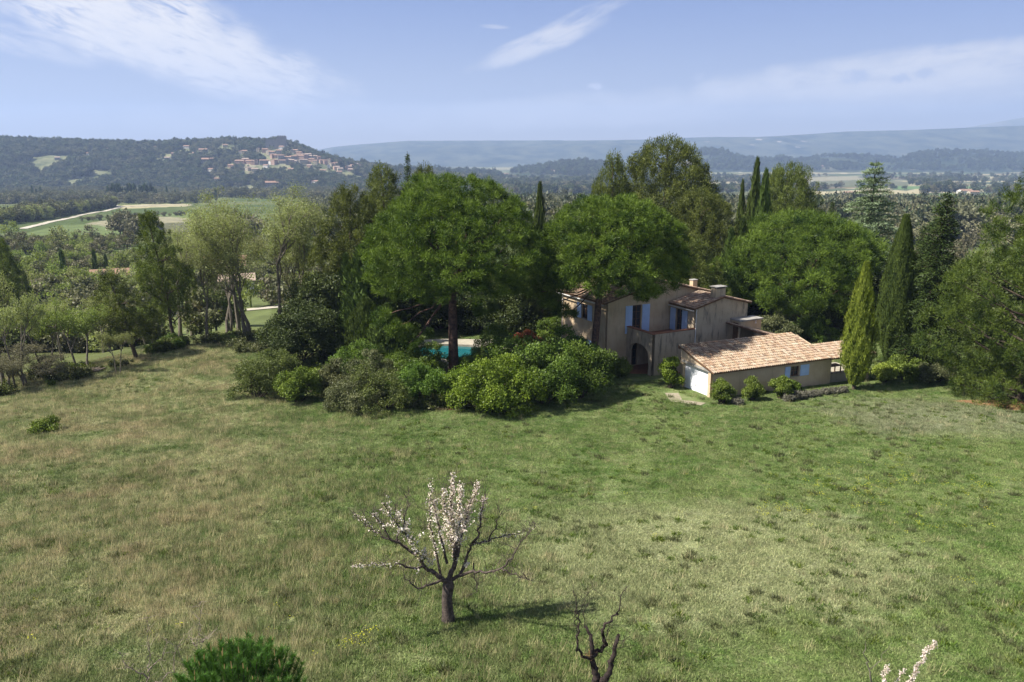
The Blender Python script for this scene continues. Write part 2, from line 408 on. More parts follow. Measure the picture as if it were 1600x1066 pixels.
def meadow_color(t, p):
    x, y, z = t.sep(p)
    big = t.noise(p, 0.055, 4, 0.6); mid = t.noise(p, 0.33, 5, 0.65); fine = t.noise(p, 2.6, 5, 0.7)
    # dry grass keeps to the left of a wavering line
    line = t.math('ADD', t.math('MULTIPLY', t.math('SUBTRACT', y, 28), -0.37), -4.5)
    s = t.math('SUBTRACT', t.math('ADD', line, t.math('MULTIPLY', t.math('SUBTRACT', big, 0.5), 34)), x)
    straw = t.math('MULTIPLY', t.ramp(s, -5, 8), t.math('ADD', 0.35, t.math('MULTIPLY', t.ramp(mid, 0.36, 0.62), 0.65)))
    patchy = t.noise(p, 0.9, 5, 0.7)
    green = t.mix(t.ramp(mid, 0.36, 0.64), (0.066, 0.120, 0.024), (0.135, 0.190, 0.050))
    green = t.mix(t.math('MULTIPLY', t.ramp(patchy, 0.42, 0.62), 0.55), green, (0.16, 0.19, 0.065))
    green = t.mix(t.math('MULTIPLY', t.ramp(fine, 0.45, 0.7), 0.6), green, (0.19, 0.20, 0.08))
    # a pale, dried patch right of the middle
    dx = t.math('DIVIDE', t.math('SUBTRACT', x, 8.0), 10.0); dy = t.math('DIVIDE', t.math('SUBTRACT', y, 30.5), 7.0)
    r = t.math('ADD', t.math('ADD', t.math('MULTIPLY', dx, dx), t.math('MULTIPLY', dy, dy)), t.math('MULTIPLY', t.math('SUBTRACT', mid, 0.5), 2.2))
    pale = t.math('SUBTRACT', 1.0, t.ramp(r, 0.2, 1.3))
    green = t.mix(t.math('MULTIPLY', pale, 0.72), green, (0.27, 0.285, 0.125))
    # bare, stony ground towards the big pine on the right
    dx = t.math('DIVIDE', t.math('SUBTRACT', x, 31.0), 9.0); dy = t.math('DIVIDE', t.math('SUBTRACT', y, 55.0), 6.5)
    r = t.math('ADD', t.math('ADD', t.math('MULTIPLY', dx, dx), t.math('MULTIPLY', dy, dy)), t.math('MULTIPLY', t.math('SUBTRACT', mid, 0.5), 3.0))
    dry = t.math('SUBTRACT', 1.0, t.ramp(r, 0.2, 1.4))
    green = t.mix(t.math('MULTIPLY', dry, 0.5), green, (0.22, 0.215, 0.125))
    tan = t.mix(t.ramp(fine, 0.35, 0.65), (0.165, 0.145, 0.085), (0.275, 0.255, 0.15))
    pinkish = t.mix(t.ramp(t.noise(p, 0.21, 3), 0.5, 0.62), tan, (0.20, 0.14, 0.10))
    out = t.mix(t.math('MULTIPLY', straw, 0.5), green, pinkish)
    out = t.mix(1.0, out, (1.15, 1.11, 1.45), 'MULTIPLY')
    return t.mix(straw, out, t.mix(1.0, out, (1.42, 1.36, 1.30), 'MULTIPLY')), straw

M = {}
m, t, b = base_mat('ground', 0.95, 0.1)
p = t.pos(); mc, _s = meadow_color(t, p)
mc = t.mix(t.ramp(t.noise(p, 5.0, 4, 0.7), 0.35, 0.7), t.mix(0.45, mc, (0.07, 0.06, 0.03)), mc)
att = t.new('ShaderNodeAttribute', attribute_name='col')
far = t.mix(t.ramp(t.noise(p, 0.12, 6, 0.7), 0.3, 0.7), t.mix(1.0, att.outputs['Color'], (0.72, 0.72, 0.72), 'MULTIPLY'), t.mix(1.0, att.outputs['Color'], (1.2, 1.2, 1.15), 'MULTIPLY'))
t.l.new(t.mix(att.outputs['Alpha'], far, mc), b.inputs['Base Color'])
bump(t, b, t.noise(p, 4.0, 6, 0.7), 0.6, 0.15); M['ground'] = m

def hill_mat(name, wood, wood2, field, fscale, wscale, fields=0.5, specks=0.0):
    m, t, b = base_mat(name, 0.95, 0.05)
    p = t.mapping(t.pos(), scale=(1, 0.6, 1.6))
    n = t.noise(p, wscale, 8, 0.68)
    c = t.mix(t.ramp(n, 0.35, 0.65), wood, wood2)
    vo = t.new('ShaderNodeTexVoronoi'); vo.inputs['Scale'].default_value = fscale; t.l.new(p, vo.inputs['Vector'])
    r = t.sep(vo.outputs['Color'])
    big = t.noise(p, fscale * 0.3, 4, 0.6)
    f = t.math('MULTIPLY', t.math('GREATER_THAN', r[0], 1 - fields * 0.6), t.ramp(big, 0.45, 0.58))
    fc = t.mix(r[1], field, tuple(x * 0.55 for x in field))
    c = t.mix(t.math('MULTIPLY', f, t.ramp(n, 0.3, 0.5)), c, fc)
    if specks:
        v2 = t.new('ShaderNodeTexVoronoi'); v2.inputs['Scale'].default_value = specks; t.l.new(p, v2.inputs['Vector'])
        s_ = t.math('MULTIPLY', t.math('LESS_THAN', v2.outputs['Distance'], 0.16), t.ramp(t.noise(p, specks * 0.13, 3), 0.55, 0.62))
        c = t.mix(s_, c, (0.27, 0.25, 0.22))
    t.l.new(c, b.inputs['Base Color']); return m
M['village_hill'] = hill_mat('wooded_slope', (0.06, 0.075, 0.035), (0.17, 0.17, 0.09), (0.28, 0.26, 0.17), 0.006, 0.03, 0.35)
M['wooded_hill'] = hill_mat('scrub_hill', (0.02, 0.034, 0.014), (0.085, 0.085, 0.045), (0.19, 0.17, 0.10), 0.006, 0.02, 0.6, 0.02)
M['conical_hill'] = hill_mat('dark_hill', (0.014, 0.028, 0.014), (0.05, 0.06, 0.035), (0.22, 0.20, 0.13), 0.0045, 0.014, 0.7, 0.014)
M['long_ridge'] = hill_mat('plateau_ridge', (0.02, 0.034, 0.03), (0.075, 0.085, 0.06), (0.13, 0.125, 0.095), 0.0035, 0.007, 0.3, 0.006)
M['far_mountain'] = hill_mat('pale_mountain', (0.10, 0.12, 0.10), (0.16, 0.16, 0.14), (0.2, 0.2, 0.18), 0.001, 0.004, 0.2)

M['stone_pine'] = foliage_mat('stone_pine_needles', (0.014, 0.038, 0.004), (0.130, 0.190, 0.022), 0.18, objvar=0.0)
M['aleppo'] = foliage_mat('aleppo_pine_needles', (0.030, 0.044, 0.009), (0.140, 0.165, 0.030), 0.22)
M['cypress'] = foliage_mat('cypress_scales', (0.024, 0.044, 0.011), (0.095, 0.132, 0.027), 0.15)
M['young_cypress'] = foliage_mat('golden_cypress_scales', (0.075, 0.115, 0.012), (0.25, 0.30, 0.045), 0.25)
M['conifer'] = foliage_mat('fir_needles', (0.014, 0.028, 0.008), (0.060, 0.088, 0.020), 0.12)
M['cedar'] = foliage_mat('blue_cedar_needles', (0.073, 0.110, 0.061), (0.207, 0.256, 0.140), 0.2)
M['right_pine'] = foliage_mat('austrian_pine_needles', (0.022, 0.044, 0.007), (0.112, 0.152, 0.022), 0.22)
M['spring'] = foliage_mat('spring_leaves', (0.125, 0.140, 0.055), (0.31, 0.33, 0.145), 0.4)
M['spring_bright'] = foliage_mat('bright_spring_leaves', (0.09, 0.125, 0.028), (0.25, 0.29, 0.085), 0.4)
M['oak'] = foliage_mat('holm_oak_leaves', (0.020, 0.032, 0.009), (0.080, 0.100, 0.028), 0.2)
M['laurel'] = foliage_mat('laurel_leaves', (0.045, 0.085, 0.008), (0.200, 0.280, 0.028), 0.35)
M['laurel_dark'] = foliage_mat('dark_laurel_leaves', (0.037, 0.071, 0.010), (0.128, 0.195, 0.027), 0.3)
M['scrub_far'] = foliage_mat('far_scrub', (0.07, 0.075, 0.04), (0.16, 0.16, 0.085), 0.2, objvar=0.4)
M['box'] = foliage_mat('shrub_leaves', (0.055, 0.085, 0.012), (0.170, 0.220, 0.035), 0.3)
M['scrub'] = foliage_mat('scrub_leaves', (0.045, 0.060, 0.016), (0.140, 0.165, 0.045), 0.3)
M['greyscrub'] = foliage_mat('grey_scrub_leaves', (0.055, 0.065, 0.025), (0.150, 0.155, 0.070), 0.25)
M['red'] = foliage_mat('red_leaves', (0.13, 0.03, 0.018), (0.28, 0.08, 0.04), 0.3)
M['lavender'] = foliage_mat('lavender_leaves', (0.10, 0.095, 0.075), (0.19, 0.18, 0.13), 0.2)
M['yngpine'] = foliage_mat('young_pine_needles', (0.018, 0.060, 0.010), (0.085, 0.180, 0.030), 0.25, nscale=2.0)
M['wood1'] = foliage_mat('woodland_leaves', (0.016, 0.028, 0.012), (0.085, 0.102, 0.045), 0.15, objvar=1.1)
M['wood2'] = foliage_mat('bare_woodland_twigs', (0.09, 0.085, 0.055), (0.20, 0.185, 0.10), 0.2, objvar=0.45)
M['blossom'] = foliage_mat('blossom_petals', (0.55, 0.42, 0.38), (0.82, 0.76, 0.70), 0.3, objvar=0.0)
M['flower'] = foliage_mat('yellow_petals', (0.55, 0.55, 0.02), (0.70, 0.66, 0.05), 0.3, objvar=0.0)
M['candle'] = foliage_mat('pine_candles', (0.30, 0.19, 0.09), (0.42, 0.28, 0.14), 0.2)

M['bark'] = plain_mat('grey_brown_bark', (0.10, 0.075, 0.055), (0.045, 0.035, 0.028), 6, 0.95, 0.1, 0.8)
M['pale_bark'] = plain_mat('pale_grey_bark', (0.19, 0.165, 0.13), (0.10, 0.085, 0.065), 5, 0.95, 0.1, 0.5)
M['red_bark'] = plain_mat('stone_pine_bark', (0.15, 0.09, 0.065), (0.055, 0.036, 0.03), 4, 0.95, 0.1, 0.9)
M['dark_bark'] = plain_mat('dark_almond_bark', (0.055, 0.040, 0.034), (0.022, 0.017, 0.015), 9, 0.95, 0.15, 1.0)
M['almond_bark'] = plain_mat('almond_bark', (0.11, 0.085, 0.07), (0.04, 0.032, 0.028), 9, 0.95, 0.15, 1.0)
M['twig'] = plain_mat('pale_twigs', (0.24, 0.20, 0.16), (0.15, 0.115, 0.09), 8, 0.9)
M['concrete'] = plain_mat('weathered_concrete', (0.30, 0.285, 0.26), (0.20, 0.185, 0.165), 2, 0.9, 0.15, 0.3)
M['stone'] = plain_mat('pale_stone', (0.34, 0.30, 0.24), (0.24, 0.21, 0.165), 1.5, 0.9, 0.15, 0.4)
M['deck'] = plain_mat('stone_deck', (0.36, 0.325, 0.25), (0.24, 0.215, 0.165), 1.2, 0.85, 0.2, 0.2)
M['gravel'] = plain_mat('pale_gravel', (0.30, 0.265, 0.195), (0.19, 0.165, 0.11), 3.0, 0.95, 0.1, 0.6)
M['track'] = plain_mat('pale_track', (0.42, 0.38, 0.31), (0.30, 0.27, 0.21), 0.05, 0.95)
M['needle_litter'] = plain_mat('fallen_needles', (0.24, 0.125, 0.06), (0.15, 0.085, 0.045), 2.5, 0.95, 0.1, 0.6)
M['blue'] = plain_mat('pale_blue_paint', (0.42, 0.55, 0.78), (0.36, 0.49, 0.71), 2, 0.6, 0.3)
M['white'] = plain_mat('white_painted_wood', (0.80, 0.81, 0.84), (0.72, 0.73, 0.76), 1.3, 0.6, 0.3)
M['frame'] = plain_mat('white_frame_paint', (0.62, 0.60, 0.56), (0.52, 0.50, 0.46), 2, 0.6)
M['wood'] = plain_mat('brown_wood', (0.16, 0.085, 0.045), (0.09, 0.05, 0.03), 5, 0.7)
M['metal'] = plain_mat('zinc_metal', (0.45, 0.45, 0.44), (0.34, 0.34, 0.33), 3, 0.4, 0.5)
M['cable'] = plain_mat('dark_cable', (0.05, 0.05, 0.05), (0.03, 0.03, 0.03), 3, 0.5)
M['dark'] = plain_mat('dark_interior', (0.03, 0.026, 0.022), (0.018, 0.016, 0.014), 2, 0.9)
M['terracotta'] = plain_mat('terracotta_floor', (0.30, 0.14, 0.08), (0.22, 0.10, 0.06), 3, 0.8)
m, t, b = base_mat('window_glass', 0.08, 0.6); b.inputs['Base Color'].default_value = (0.03, 0.035, 0.04, 1); M['glass'] = m
m, t, b = base_mat('pool_liner', 0.5, 0.3); b.inputs['Base Color'].default_value = (0.02, 0.17, 0.18, 1); M['liner'] = m
m, t, b = base_mat('pool_water', 0.03, 0.5)
b.inputs['Base Color'].default_value = (0.02, 0.17, 0.19, 1); b.inputs['Transmission Weight'].default_value = 0.45; b.inputs['IOR'].default_value = 1.33
bump(t, b, t.noise(t.pos(), 3.0, 3), 0.15, 0.02); M['water'] = m

def stucco(name, c1, c2, stain):
    m, t, b = base_mat(name, 0.92, 0.1)
    p = t.new('ShaderNodeTexCoord').outputs['Object']
    c = t.mix(t.ramp(t.noise(p, 0.9, 5, 0.6), 0.3, 0.7), c1, c2)
    st = t.noise(t.mapping(p, scale=(2.2, 2.2, 0.35)), 1.4, 6, 0.7)
    c = t.mix(t.math('MULTIPLY', t.ramp(st, 0.5, 0.72), stain), c, (0.10, 0.095, 0.08))
    c = t.mix(t.math('MULTIPLY', t.noise(p, 9, 4), 0.25), c, (0.20, 0.16, 0.12))
    t.l.new(c, b.inputs['Base Color']); bump(t, b, t.noise(p, 14, 4), 0.35, 0.02)
    return m
M['stucco'] = stucco('ochre_render', (0.50, 0.37, 0.235), (0.56, 0.44, 0.29), 0.4)
M['stucco_old'] = stucco('stained_render', (0.42, 0.335, 0.235), (0.47, 0.385, 0.275), 0.95)
M['stucco_gar'] = stucco('garage_render', (0.50, 0.38, 0.25), (0.57, 0.45, 0.31), 0.25)
def tile_mat(name, cols, lichen):
    m, t, b = base_mat(name, 0.85, 0.15)
    v = t.attr('var'); rp = t.new('ShaderNodeValToRGB'); t.l.new(v, rp.inputs[0])
    e = rp.color_ramp.elements; e[0].color = (*cols[0], 1); e[1].color = (*cols[-1], 1)
    for i, c in enumerate(cols[1:-1]): q = e.new((i + 1) / (len(cols) - 1)); q.color = (*c, 1)
    p = t.pos(); c = t.mix(t.math('MULTIPLY', t.ramp(t.noise(p, 1.1, 5, 0.7), 0.48, 0.7), lichen), rp.outputs[0], (0.10, 0.085, 0.07))
    c = t.mix(t.math('MULTIPLY', t.noise(p, 8, 4), 0.3), c, (0.55, 0.45, 0.34))
    t.l.new(c, b.inputs['Base Color']); bump(t, b, t.noise(p, 20, 3), 0.3, 0.01)
    return m
M['tiles_new'] = tile_mat('sunny_terracotta_tiles', [(0.10, 0.058, 0.036), (0.215, 0.125, 0.070), (0.27, 0.185, 0.112), (0.30, 0.240, 0.160), (0.25, 0.160, 0.110), (0.35, 0.305, 0.225)], 0.35)
M['tiles_old'] = tile_mat('old_terracotta_tiles', [(0.10, 0.065, 0.045), (0.22, 0.125, 0.08), (0.32, 0.21, 0.14), (0.40, 0.31, 0.22)], 0.8)
M['far_roof'] = plain_mat('far_terracotta_roof', (0.28, 0.175, 0.12), (0.20, 0.125, 0.085), 0.3, 0.9)
M['far_roof_grey'] = plain_mat('far_weathered_roof', (0.34, 0.26, 0.20), (0.25, 0.19, 0.15), 0.3, 0.9)
for k, c in {'far_wall_cream': (0.46, 0.39, 0.28), 'far_wall_pink': (0.42, 0.28, 0.21), 'far_wall_grey': (0.24, 0.22, 0.20), 'far_wall_white': (0.66, 0.62, 0.56)}.items():
    M[k] = plain_mat(k, c, tuple(x * 0.8 for x in c), 0.2, 0.9)

def grass_mat(name, mul, mixcol, f, trans=0.35):
    m = bpy.data.materials.new(name); m.use_nodes = True; t = NT(m.node_tree); t.n.clear()
    p = t.pos(); c, s_ = meadow_color(t, p)
    c = t.mix(f, c, mixcol); c = t.mix(1.0, c, mul, 'MULTIPLY')
    v = t.attr('var'); c = t.mix(v, t.mix(1.0, c, (0.72, 0.78, 0.7), 'MULTIPLY'), t.mix(1.0, c, (1.75, 1.6, 1.6), 'MULTIPLY'))
    hs = t.new('ShaderNodeHueSaturation'); t.put(hs, 'Value', t.math('ADD', 0.6, t.math('MULTIPLY', t.rnd(), 1.0))); t.l.new(c, hs.inputs['Color'])
    d = t.new('ShaderNodeBsdfDiffuse'); t.l.new(hs.outputs[0], d.inputs[0])
    tr = t.new('ShaderNodeBsdfTranslucent'); t.l.new(hs.outputs[0], tr.inputs[0])
    mx = t.new('ShaderNodeMixShader'); mx.inputs[0].default_value = trans; t.l.new(d.outputs[0], mx.inputs[1]); t.l.new(tr.outputs[0], mx.inputs[2])
    t.l.new(mx.outputs[0], t.new('ShaderNodeOutputMaterial').inputs[0]); return m
M['grass'] = grass_mat('meadow_blades', (1.0, 1.0, 1.0), (0.1, 0.15, 0.03), 0.15)
M['straw'] = grass_mat('dry_blades', (1.1, 1.1, 1.1), (0.30, 0.25, 0.15), 0.55)

# ------------------------------------------------------------------ the land
V, F, C = build_ground()
tag(link('ground', mesh_np('ground', V, F, M['ground'], col=C, smooth=True)), kind='structure')
def hill_grid(name, hf, y0, y1, p0, p1, n, m_, mat):
    px = np.linspace(p0, p1, n); yy = np.linspace(y0, y1, m_)
    PX, YY = np.meshgrid(px, yy); XX = (PX - 800) / 1278 * YY; ZZ = hf(XX, YY)
    V = np.stack([XX, YY, ZZ], -1).reshape(-1, 3)
    i, j = np.meshgrid(np.arange(m_ - 1), np.arange(n - 1), indexing='ij'); a = (i * n + j).ravel()
    F = np.stack([a, a + 1, a + n + 1, a + n], -1)
    return tag(link(name, mesh_np(name, V, F, mat, smooth=True)), kind='structure')
hill_grid('village_hill', village_h, 1470, 3460, -650, 1000, 300, 130, M['village_hill'])
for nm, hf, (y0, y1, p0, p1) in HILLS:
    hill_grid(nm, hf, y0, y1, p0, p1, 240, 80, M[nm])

# haze: one closed box of pale air round camera, land and hills
m = bpy.data.materials.new('haze'); m.use_nodes = True; t = NT(m.node_tree); t.n.clear()
pv = t.new('ShaderNodeVolumePrincipled'); pv.inputs['Color'].default_value = (0.46, 0.62, 0.945, 1); pv.inputs['Density'].default_value = 1.3e-4
pv.inputs['Anisotropy'].default_value = 0.1
t.l.new(pv.outputs[0], t.new('ShaderNodeOutputMaterial').inputs['Volume'])
mb = MB(); mb.box(-12800, 12800, -12800, 12800, -86, 720)
tag(mb.build('haze', m), kind='stuff')
# ------------------------------------------------------------------ foliage generators
RG = np.random.default_rng(7)
def unit(v): return v / (np.linalg.norm(v, axis=-1, keepdims=True) + 1e-9)
def rdir(n): return unit(RG.normal(size=(n, 3)))
class Leaves:
    def __init__(s): s.C = []; s.T = []; s.N = []; s.L = []; s.W = []; s.v = []
    def add(s, C, T, N, L, W, v):
        n = len(C); s.C.append(C); s.T.append(unit(T)); s.N.append(N)
        s.L.append(np.broadcast_to(L, n).copy()); s.W.append(np.broadcast_to(W, n).copy()); s.v.append(np.broadcast_to(v, n).copy())
    def mesh(s, name, mat, diamond=False, extra=None):
        C = np.concatenate(s.C); T = np.concatenate(s.T); N = np.concatenate(s.N); L = np.concatenate(s.L)[:, None]; W = np.concatenate(s.W)[:, None]; v = np.concatenate(s.v)
        S = unit(np.cross(T, N)); n = len(C); i = np.arange(n)
        if diamond:
            V = np.stack([C, C + T * L * .5 + S * W * .5, C + T * L, C + T * L * .5 - S * W * .5], 1).reshape(-1, 3); F = [i[:, None] * 4 + np.arange(4)]; v = np.repeat(v, 4)
        else:
            V = np.stack([C - S * W * .5, C + S * W * .5, C + T * L], 1).reshape(-1, 3); F = [i[:, None] * 3 + np.arange(3)]; v = np.repeat(v, 3)
        if extra is not None and extra.n:
            eV = np.concatenate(extra.v); ev = np.concatenate(extra.var); b = len(V); V = np.vstack([V, eV]); v = np.concatenate([v, ev])
            if extra.f3: F.append(np.concatenate(extra.f3) + b)
            if extra.f4: F.append(np.concatenate(extra.f4) + b)
        return mesh_np(name, V, F, mat, v)
def puffs(Lf, C, R, n, L, W, up=0.4, squash=0.8, outb=0.4, vr=(0.2, 0.8), fill=0.35):
    """leafy puffs: C m x 3 centres, R radii, n leaves each"""
    m = len(C); d = rdir(m * n); R_ = np.repeat(R, n)[:, None]; C_ = np.repeat(C, n, 0)
    rr = (RG.random((m * n, 1)) * (1 - fill) + fill) ** 0.6
    P = C_ + d * R_ * rr * np.array([1, 1, squash])
    T = rdir(m * n) + d * outb + np.array([0, 0, up]); N = d * 0.9 + rdir(m * n) * 0.6 + np.array([0, 0, .25])
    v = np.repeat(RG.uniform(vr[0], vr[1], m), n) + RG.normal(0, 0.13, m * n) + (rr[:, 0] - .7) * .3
    Lf.add(P, T, N, L * RG.uniform(.6, 1.3, m * n), W * RG.uniform(.7, 1.2, m * n), np.clip(v, 0, 1))
def fib(n, zmin=-1.0, zmax=1.0, jit=0.25):
    i = np.arange(n) + .5; z = zmin + (zmax - zmin) * i / n; th = i * 2.39996 + RG.random() * 6
    r = np.sqrt(np.maximum(0, 1 - z * z)); d = np.stack([r * np.cos(th), r * np.sin(th), z], -1)
    return unit(d + RG.normal(0, jit, d.shape))
def limb(mb, a, b, r0, r1, sag=0.12, seg=5, sides=6, wob=0.06, var=.5):
    a = np.array(a, float); b = np.array(b, float); ln = np.linalg.norm(b - a); t = np.linspace(0, 1, seg + 1)[:, None]
    P = a + (b - a) * t; P[:, 2] -= (np.sin(t[:, 0] * math.pi) * ln * sag)
    P[1:-1] += RG.normal(0, wob * ln / seg * 1.5, (seg - 1, 3)); mb.tube(P, r0 + (r1 - r0) * t[:, 0], sides, var); return P
def lobed(Lf, lobes, radii, npuff, rp, nb, L, W, up=.4, squash=.85, ctr=None, **k):
    """puffs over the outward surface of each lobe"""
    lobes = np.asarray(lobes); ctr = lobes.mean(0) if ctr is None else ctr
    m = len(lobes); d = fib(m * npuff, -1, 1, .3)[RG.permutation(m * npuff)]; o = unit(np.repeat(lobes, npuff, 0) - ctr + np.array([0, 0, .5]))
    flip = (d * o).sum(1) < -0.35; d[flip] *= -1
    C = np.repeat(lobes, npuff, 0) + d * np.repeat(radii, npuff)[:, None] * RG.uniform(.65, 1.0, (m * npuff, 1)) * np.array([1, 1, squash])
    puffs(Lf, C, rp * RG.uniform(.65, 1.3, m * npuff), nb, L, W, up, squash, **k)
    return C

def ringnoise(a, t, ka, kt, seed):
    """smooth noise on a crown's surface, seamless round the trunk"""
    x = np.cos(a) * ka; y = np.sin(a) * ka
    return fbm(x + 40, y + t * kt * .7 + 40, seed, 3) * .5 + fbm(x + t * kt + 11, y - t * kt * .4 + 7, seed + 5, 3) * .5
def shell(Lf, ctr, prof, zb, h, R, n, rp, nb, L, W, lob=.14, ka=1.6, kt=3.0, hole=.0, up=.4, squash=.9, inner=.35, seed=1, lean=(0, 0), vr=(.1, .9), fill=.4, outb=.5, tb=None, root=None, limbs=24):
    """a crown whose foliage puffs lie on a billowing surface of revolution, with a thinner layer inside"""
    t = RG.random(n * 3); keep = RG.random(n * 3) < (prof(t) * .85 + .15); t = t[keep][:n]; m = len(t)
    a = np.arange(m) * 2.39996 + RG.normal(0, .25, m)
    nz = ringnoise(a, t, ka, kt, seed); deep = np.where(RG.random(m) < inner, RG.uniform(.35, .85, m), RG.uniform(.88, 1.04, m))
    k = 1 + lob * 2.4 * (nz - .5) * 2; r = R * prof(t) * k * deep
    z = zb + (h - zb) * (t * (1 + .10 * (nz - .5) * 2 * lob * 6)); z = np.minimum(z, h - rp * .6)
    z = z - (1 - deep) * (h - zb) * .18 * (t > .6)
    C = np.stack([ctr[0] + lean[0] * t + r * np.cos(a), ctr[1] + lean[1] * t + r * np.sin(a), z], -1)
    if hole: C = C[ringnoise(a, t, ka * 2.2, kt * 2.2, seed + 50) > hole]
    puffs(Lf, C, rp * RG.uniform(.6, 1.35, len(C)), nb, L, W, up, squash, outb=outb, vr=vr, fill=fill)
    if tb is not None:
        for q in RG.permutation(len(C))[:limbs]:
            e = C[q]; zz = max(root[0], min(root[1], e[2] - .45 * np.hypot(e[0] - ctr[0], e[1] - ctr[1]))); tt = (zz - zb) / (h - zb)
            limb(tb, (ctr[0] + lean[0] * max(tt, 0) * root[3], ctr[1] + lean[1] * max(tt, 0) * root[3], zz), e, root[2], .02, .02, 4, 5)
    return C
def stone_pine(h, R, zb, trunk_r=.38, n=1250, rp=.44, nb=150, lean=(0, 0), L=.27, W=.042, low=(), lob=.15, seed=3, wide=.24):
    """umbrella pine: a smooth parasol dome from zb to h, radius R, on a bare trunk that forks into spokes"""
    def prof(t): return np.where(t > wide, np.sqrt(np.clip(1 - ((t - wide) / (1 - wide)) ** 2, 0, 1)), .80 + .20 * np.sqrt(np.clip(t / wide, 0, 1)))
    Lf = Leaves(); tb = MB(); f = np.array([lean[0] * .4, lean[1] * .4, zb + .5])
    shell(Lf, np.array([lean[0], lean[1]]), prof, zb, h, R, n, rp, nb, L, W, lob=lob, ka=1.9, kt=3.4, seed=seed, inner=.2, up=.7, squash=.8, fill=.0, outb=1.2, vr=(.15, .95))
    # the flat underside, and a loose core that keeps the dome from being see-through
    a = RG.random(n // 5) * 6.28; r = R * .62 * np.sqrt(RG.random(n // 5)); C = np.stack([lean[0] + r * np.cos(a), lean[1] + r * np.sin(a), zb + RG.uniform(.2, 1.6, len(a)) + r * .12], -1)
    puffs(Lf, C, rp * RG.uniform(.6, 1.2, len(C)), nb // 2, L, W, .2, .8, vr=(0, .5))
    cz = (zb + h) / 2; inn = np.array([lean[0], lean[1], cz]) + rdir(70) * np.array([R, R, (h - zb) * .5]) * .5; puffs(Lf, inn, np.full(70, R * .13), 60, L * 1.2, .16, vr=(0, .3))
    for lx, ly, lz, lr in low:
        d = rdir(9); C = np.array([lx, ly, lz]) + d * lr * .8 * np.array([1, 1, .6]); puffs(Lf, C, np.full(9, lr * .42), nb * 2, L, W, .7, .8, fill=.0, outb=1.2); limb(tb, f * np.array([1, 1, .96]), (lx, ly, lz), .09, .03, .05)
    tb.tube([(0, 0, -1.2), (lean[0] * .1, lean[1] * .1, f[2] * .35), (lean[0] * .25, lean[1] * .2, f[2] * .7), f], [trunk_r * 1.25, trunk_r, trunk_r * .88, trunk_r * .8], 10)
    for i in range(22):
        a = i * 2.4; t = .25 + .5 * (i % 5) / 4; e = np.array([lean[0] + R * .8 * float(prof(np.array(t))) * math.cos(a) * (1 - t * .3), lean[1] + R * .8 * float(prof(np.array(t))) * math.sin(a) * (1 - t * .3), zb + (h - zb) * t])
        limb(tb, f, e, trunk_r * .34, .04, .06 if t < .5 else 0)
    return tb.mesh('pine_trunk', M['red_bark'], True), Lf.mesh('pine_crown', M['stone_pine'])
def aleppo_pine(h, R, zb, n=900, rp=.5, nb=70, top=.35, wide=.35, lean=(0, 0), mat='aleppo', L=.26, W=.07, lob=.26, hole=.40, seed=7, pw=1.0, kt=4.2, ob=.5, fl=.2, bark='bark', limbs=26):
    def prof(t): return np.where(t > wide, top * np.sqrt(np.clip(1 - ((t - wide) / (1 - wide)) ** 2, 0, 1)) + (1 - top) * np.clip(1 - (t - wide) / (1 - wide), 0, 1) ** pw, .7 + .3 * np.clip(t / wide, 0, 1))
    Lf = Leaves(); tb = MB(); tt = np.linspace(0, .95, 9); P = np.stack([lean[0] * tt ** 1.2, lean[1] * tt ** 1.2, -1.2 + (h + 1.2) * tt], -1); P[1:] += RG.normal(0, .08, (8, 3)); r0 = .017 * h + .05
    tb.tube(P, r0 * (1.08 - tt), 9)
    shell(Lf, np.zeros(2), prof, zb, h, R, n, rp, nb, L, W, lob=lob, ka=1.7, kt=kt, seed=seed, inner=.3, hole=hole, up=.8, squash=1.15, lean=lean, tb=tb, root=(zb * .8, h * .9, r0 * .28, 1.0), limbs=limbs, fill=fl, outb=ob)
    return tb.mesh('pine_trunk', M[bark], True), Lf.mesh('pine_crown', M[mat])
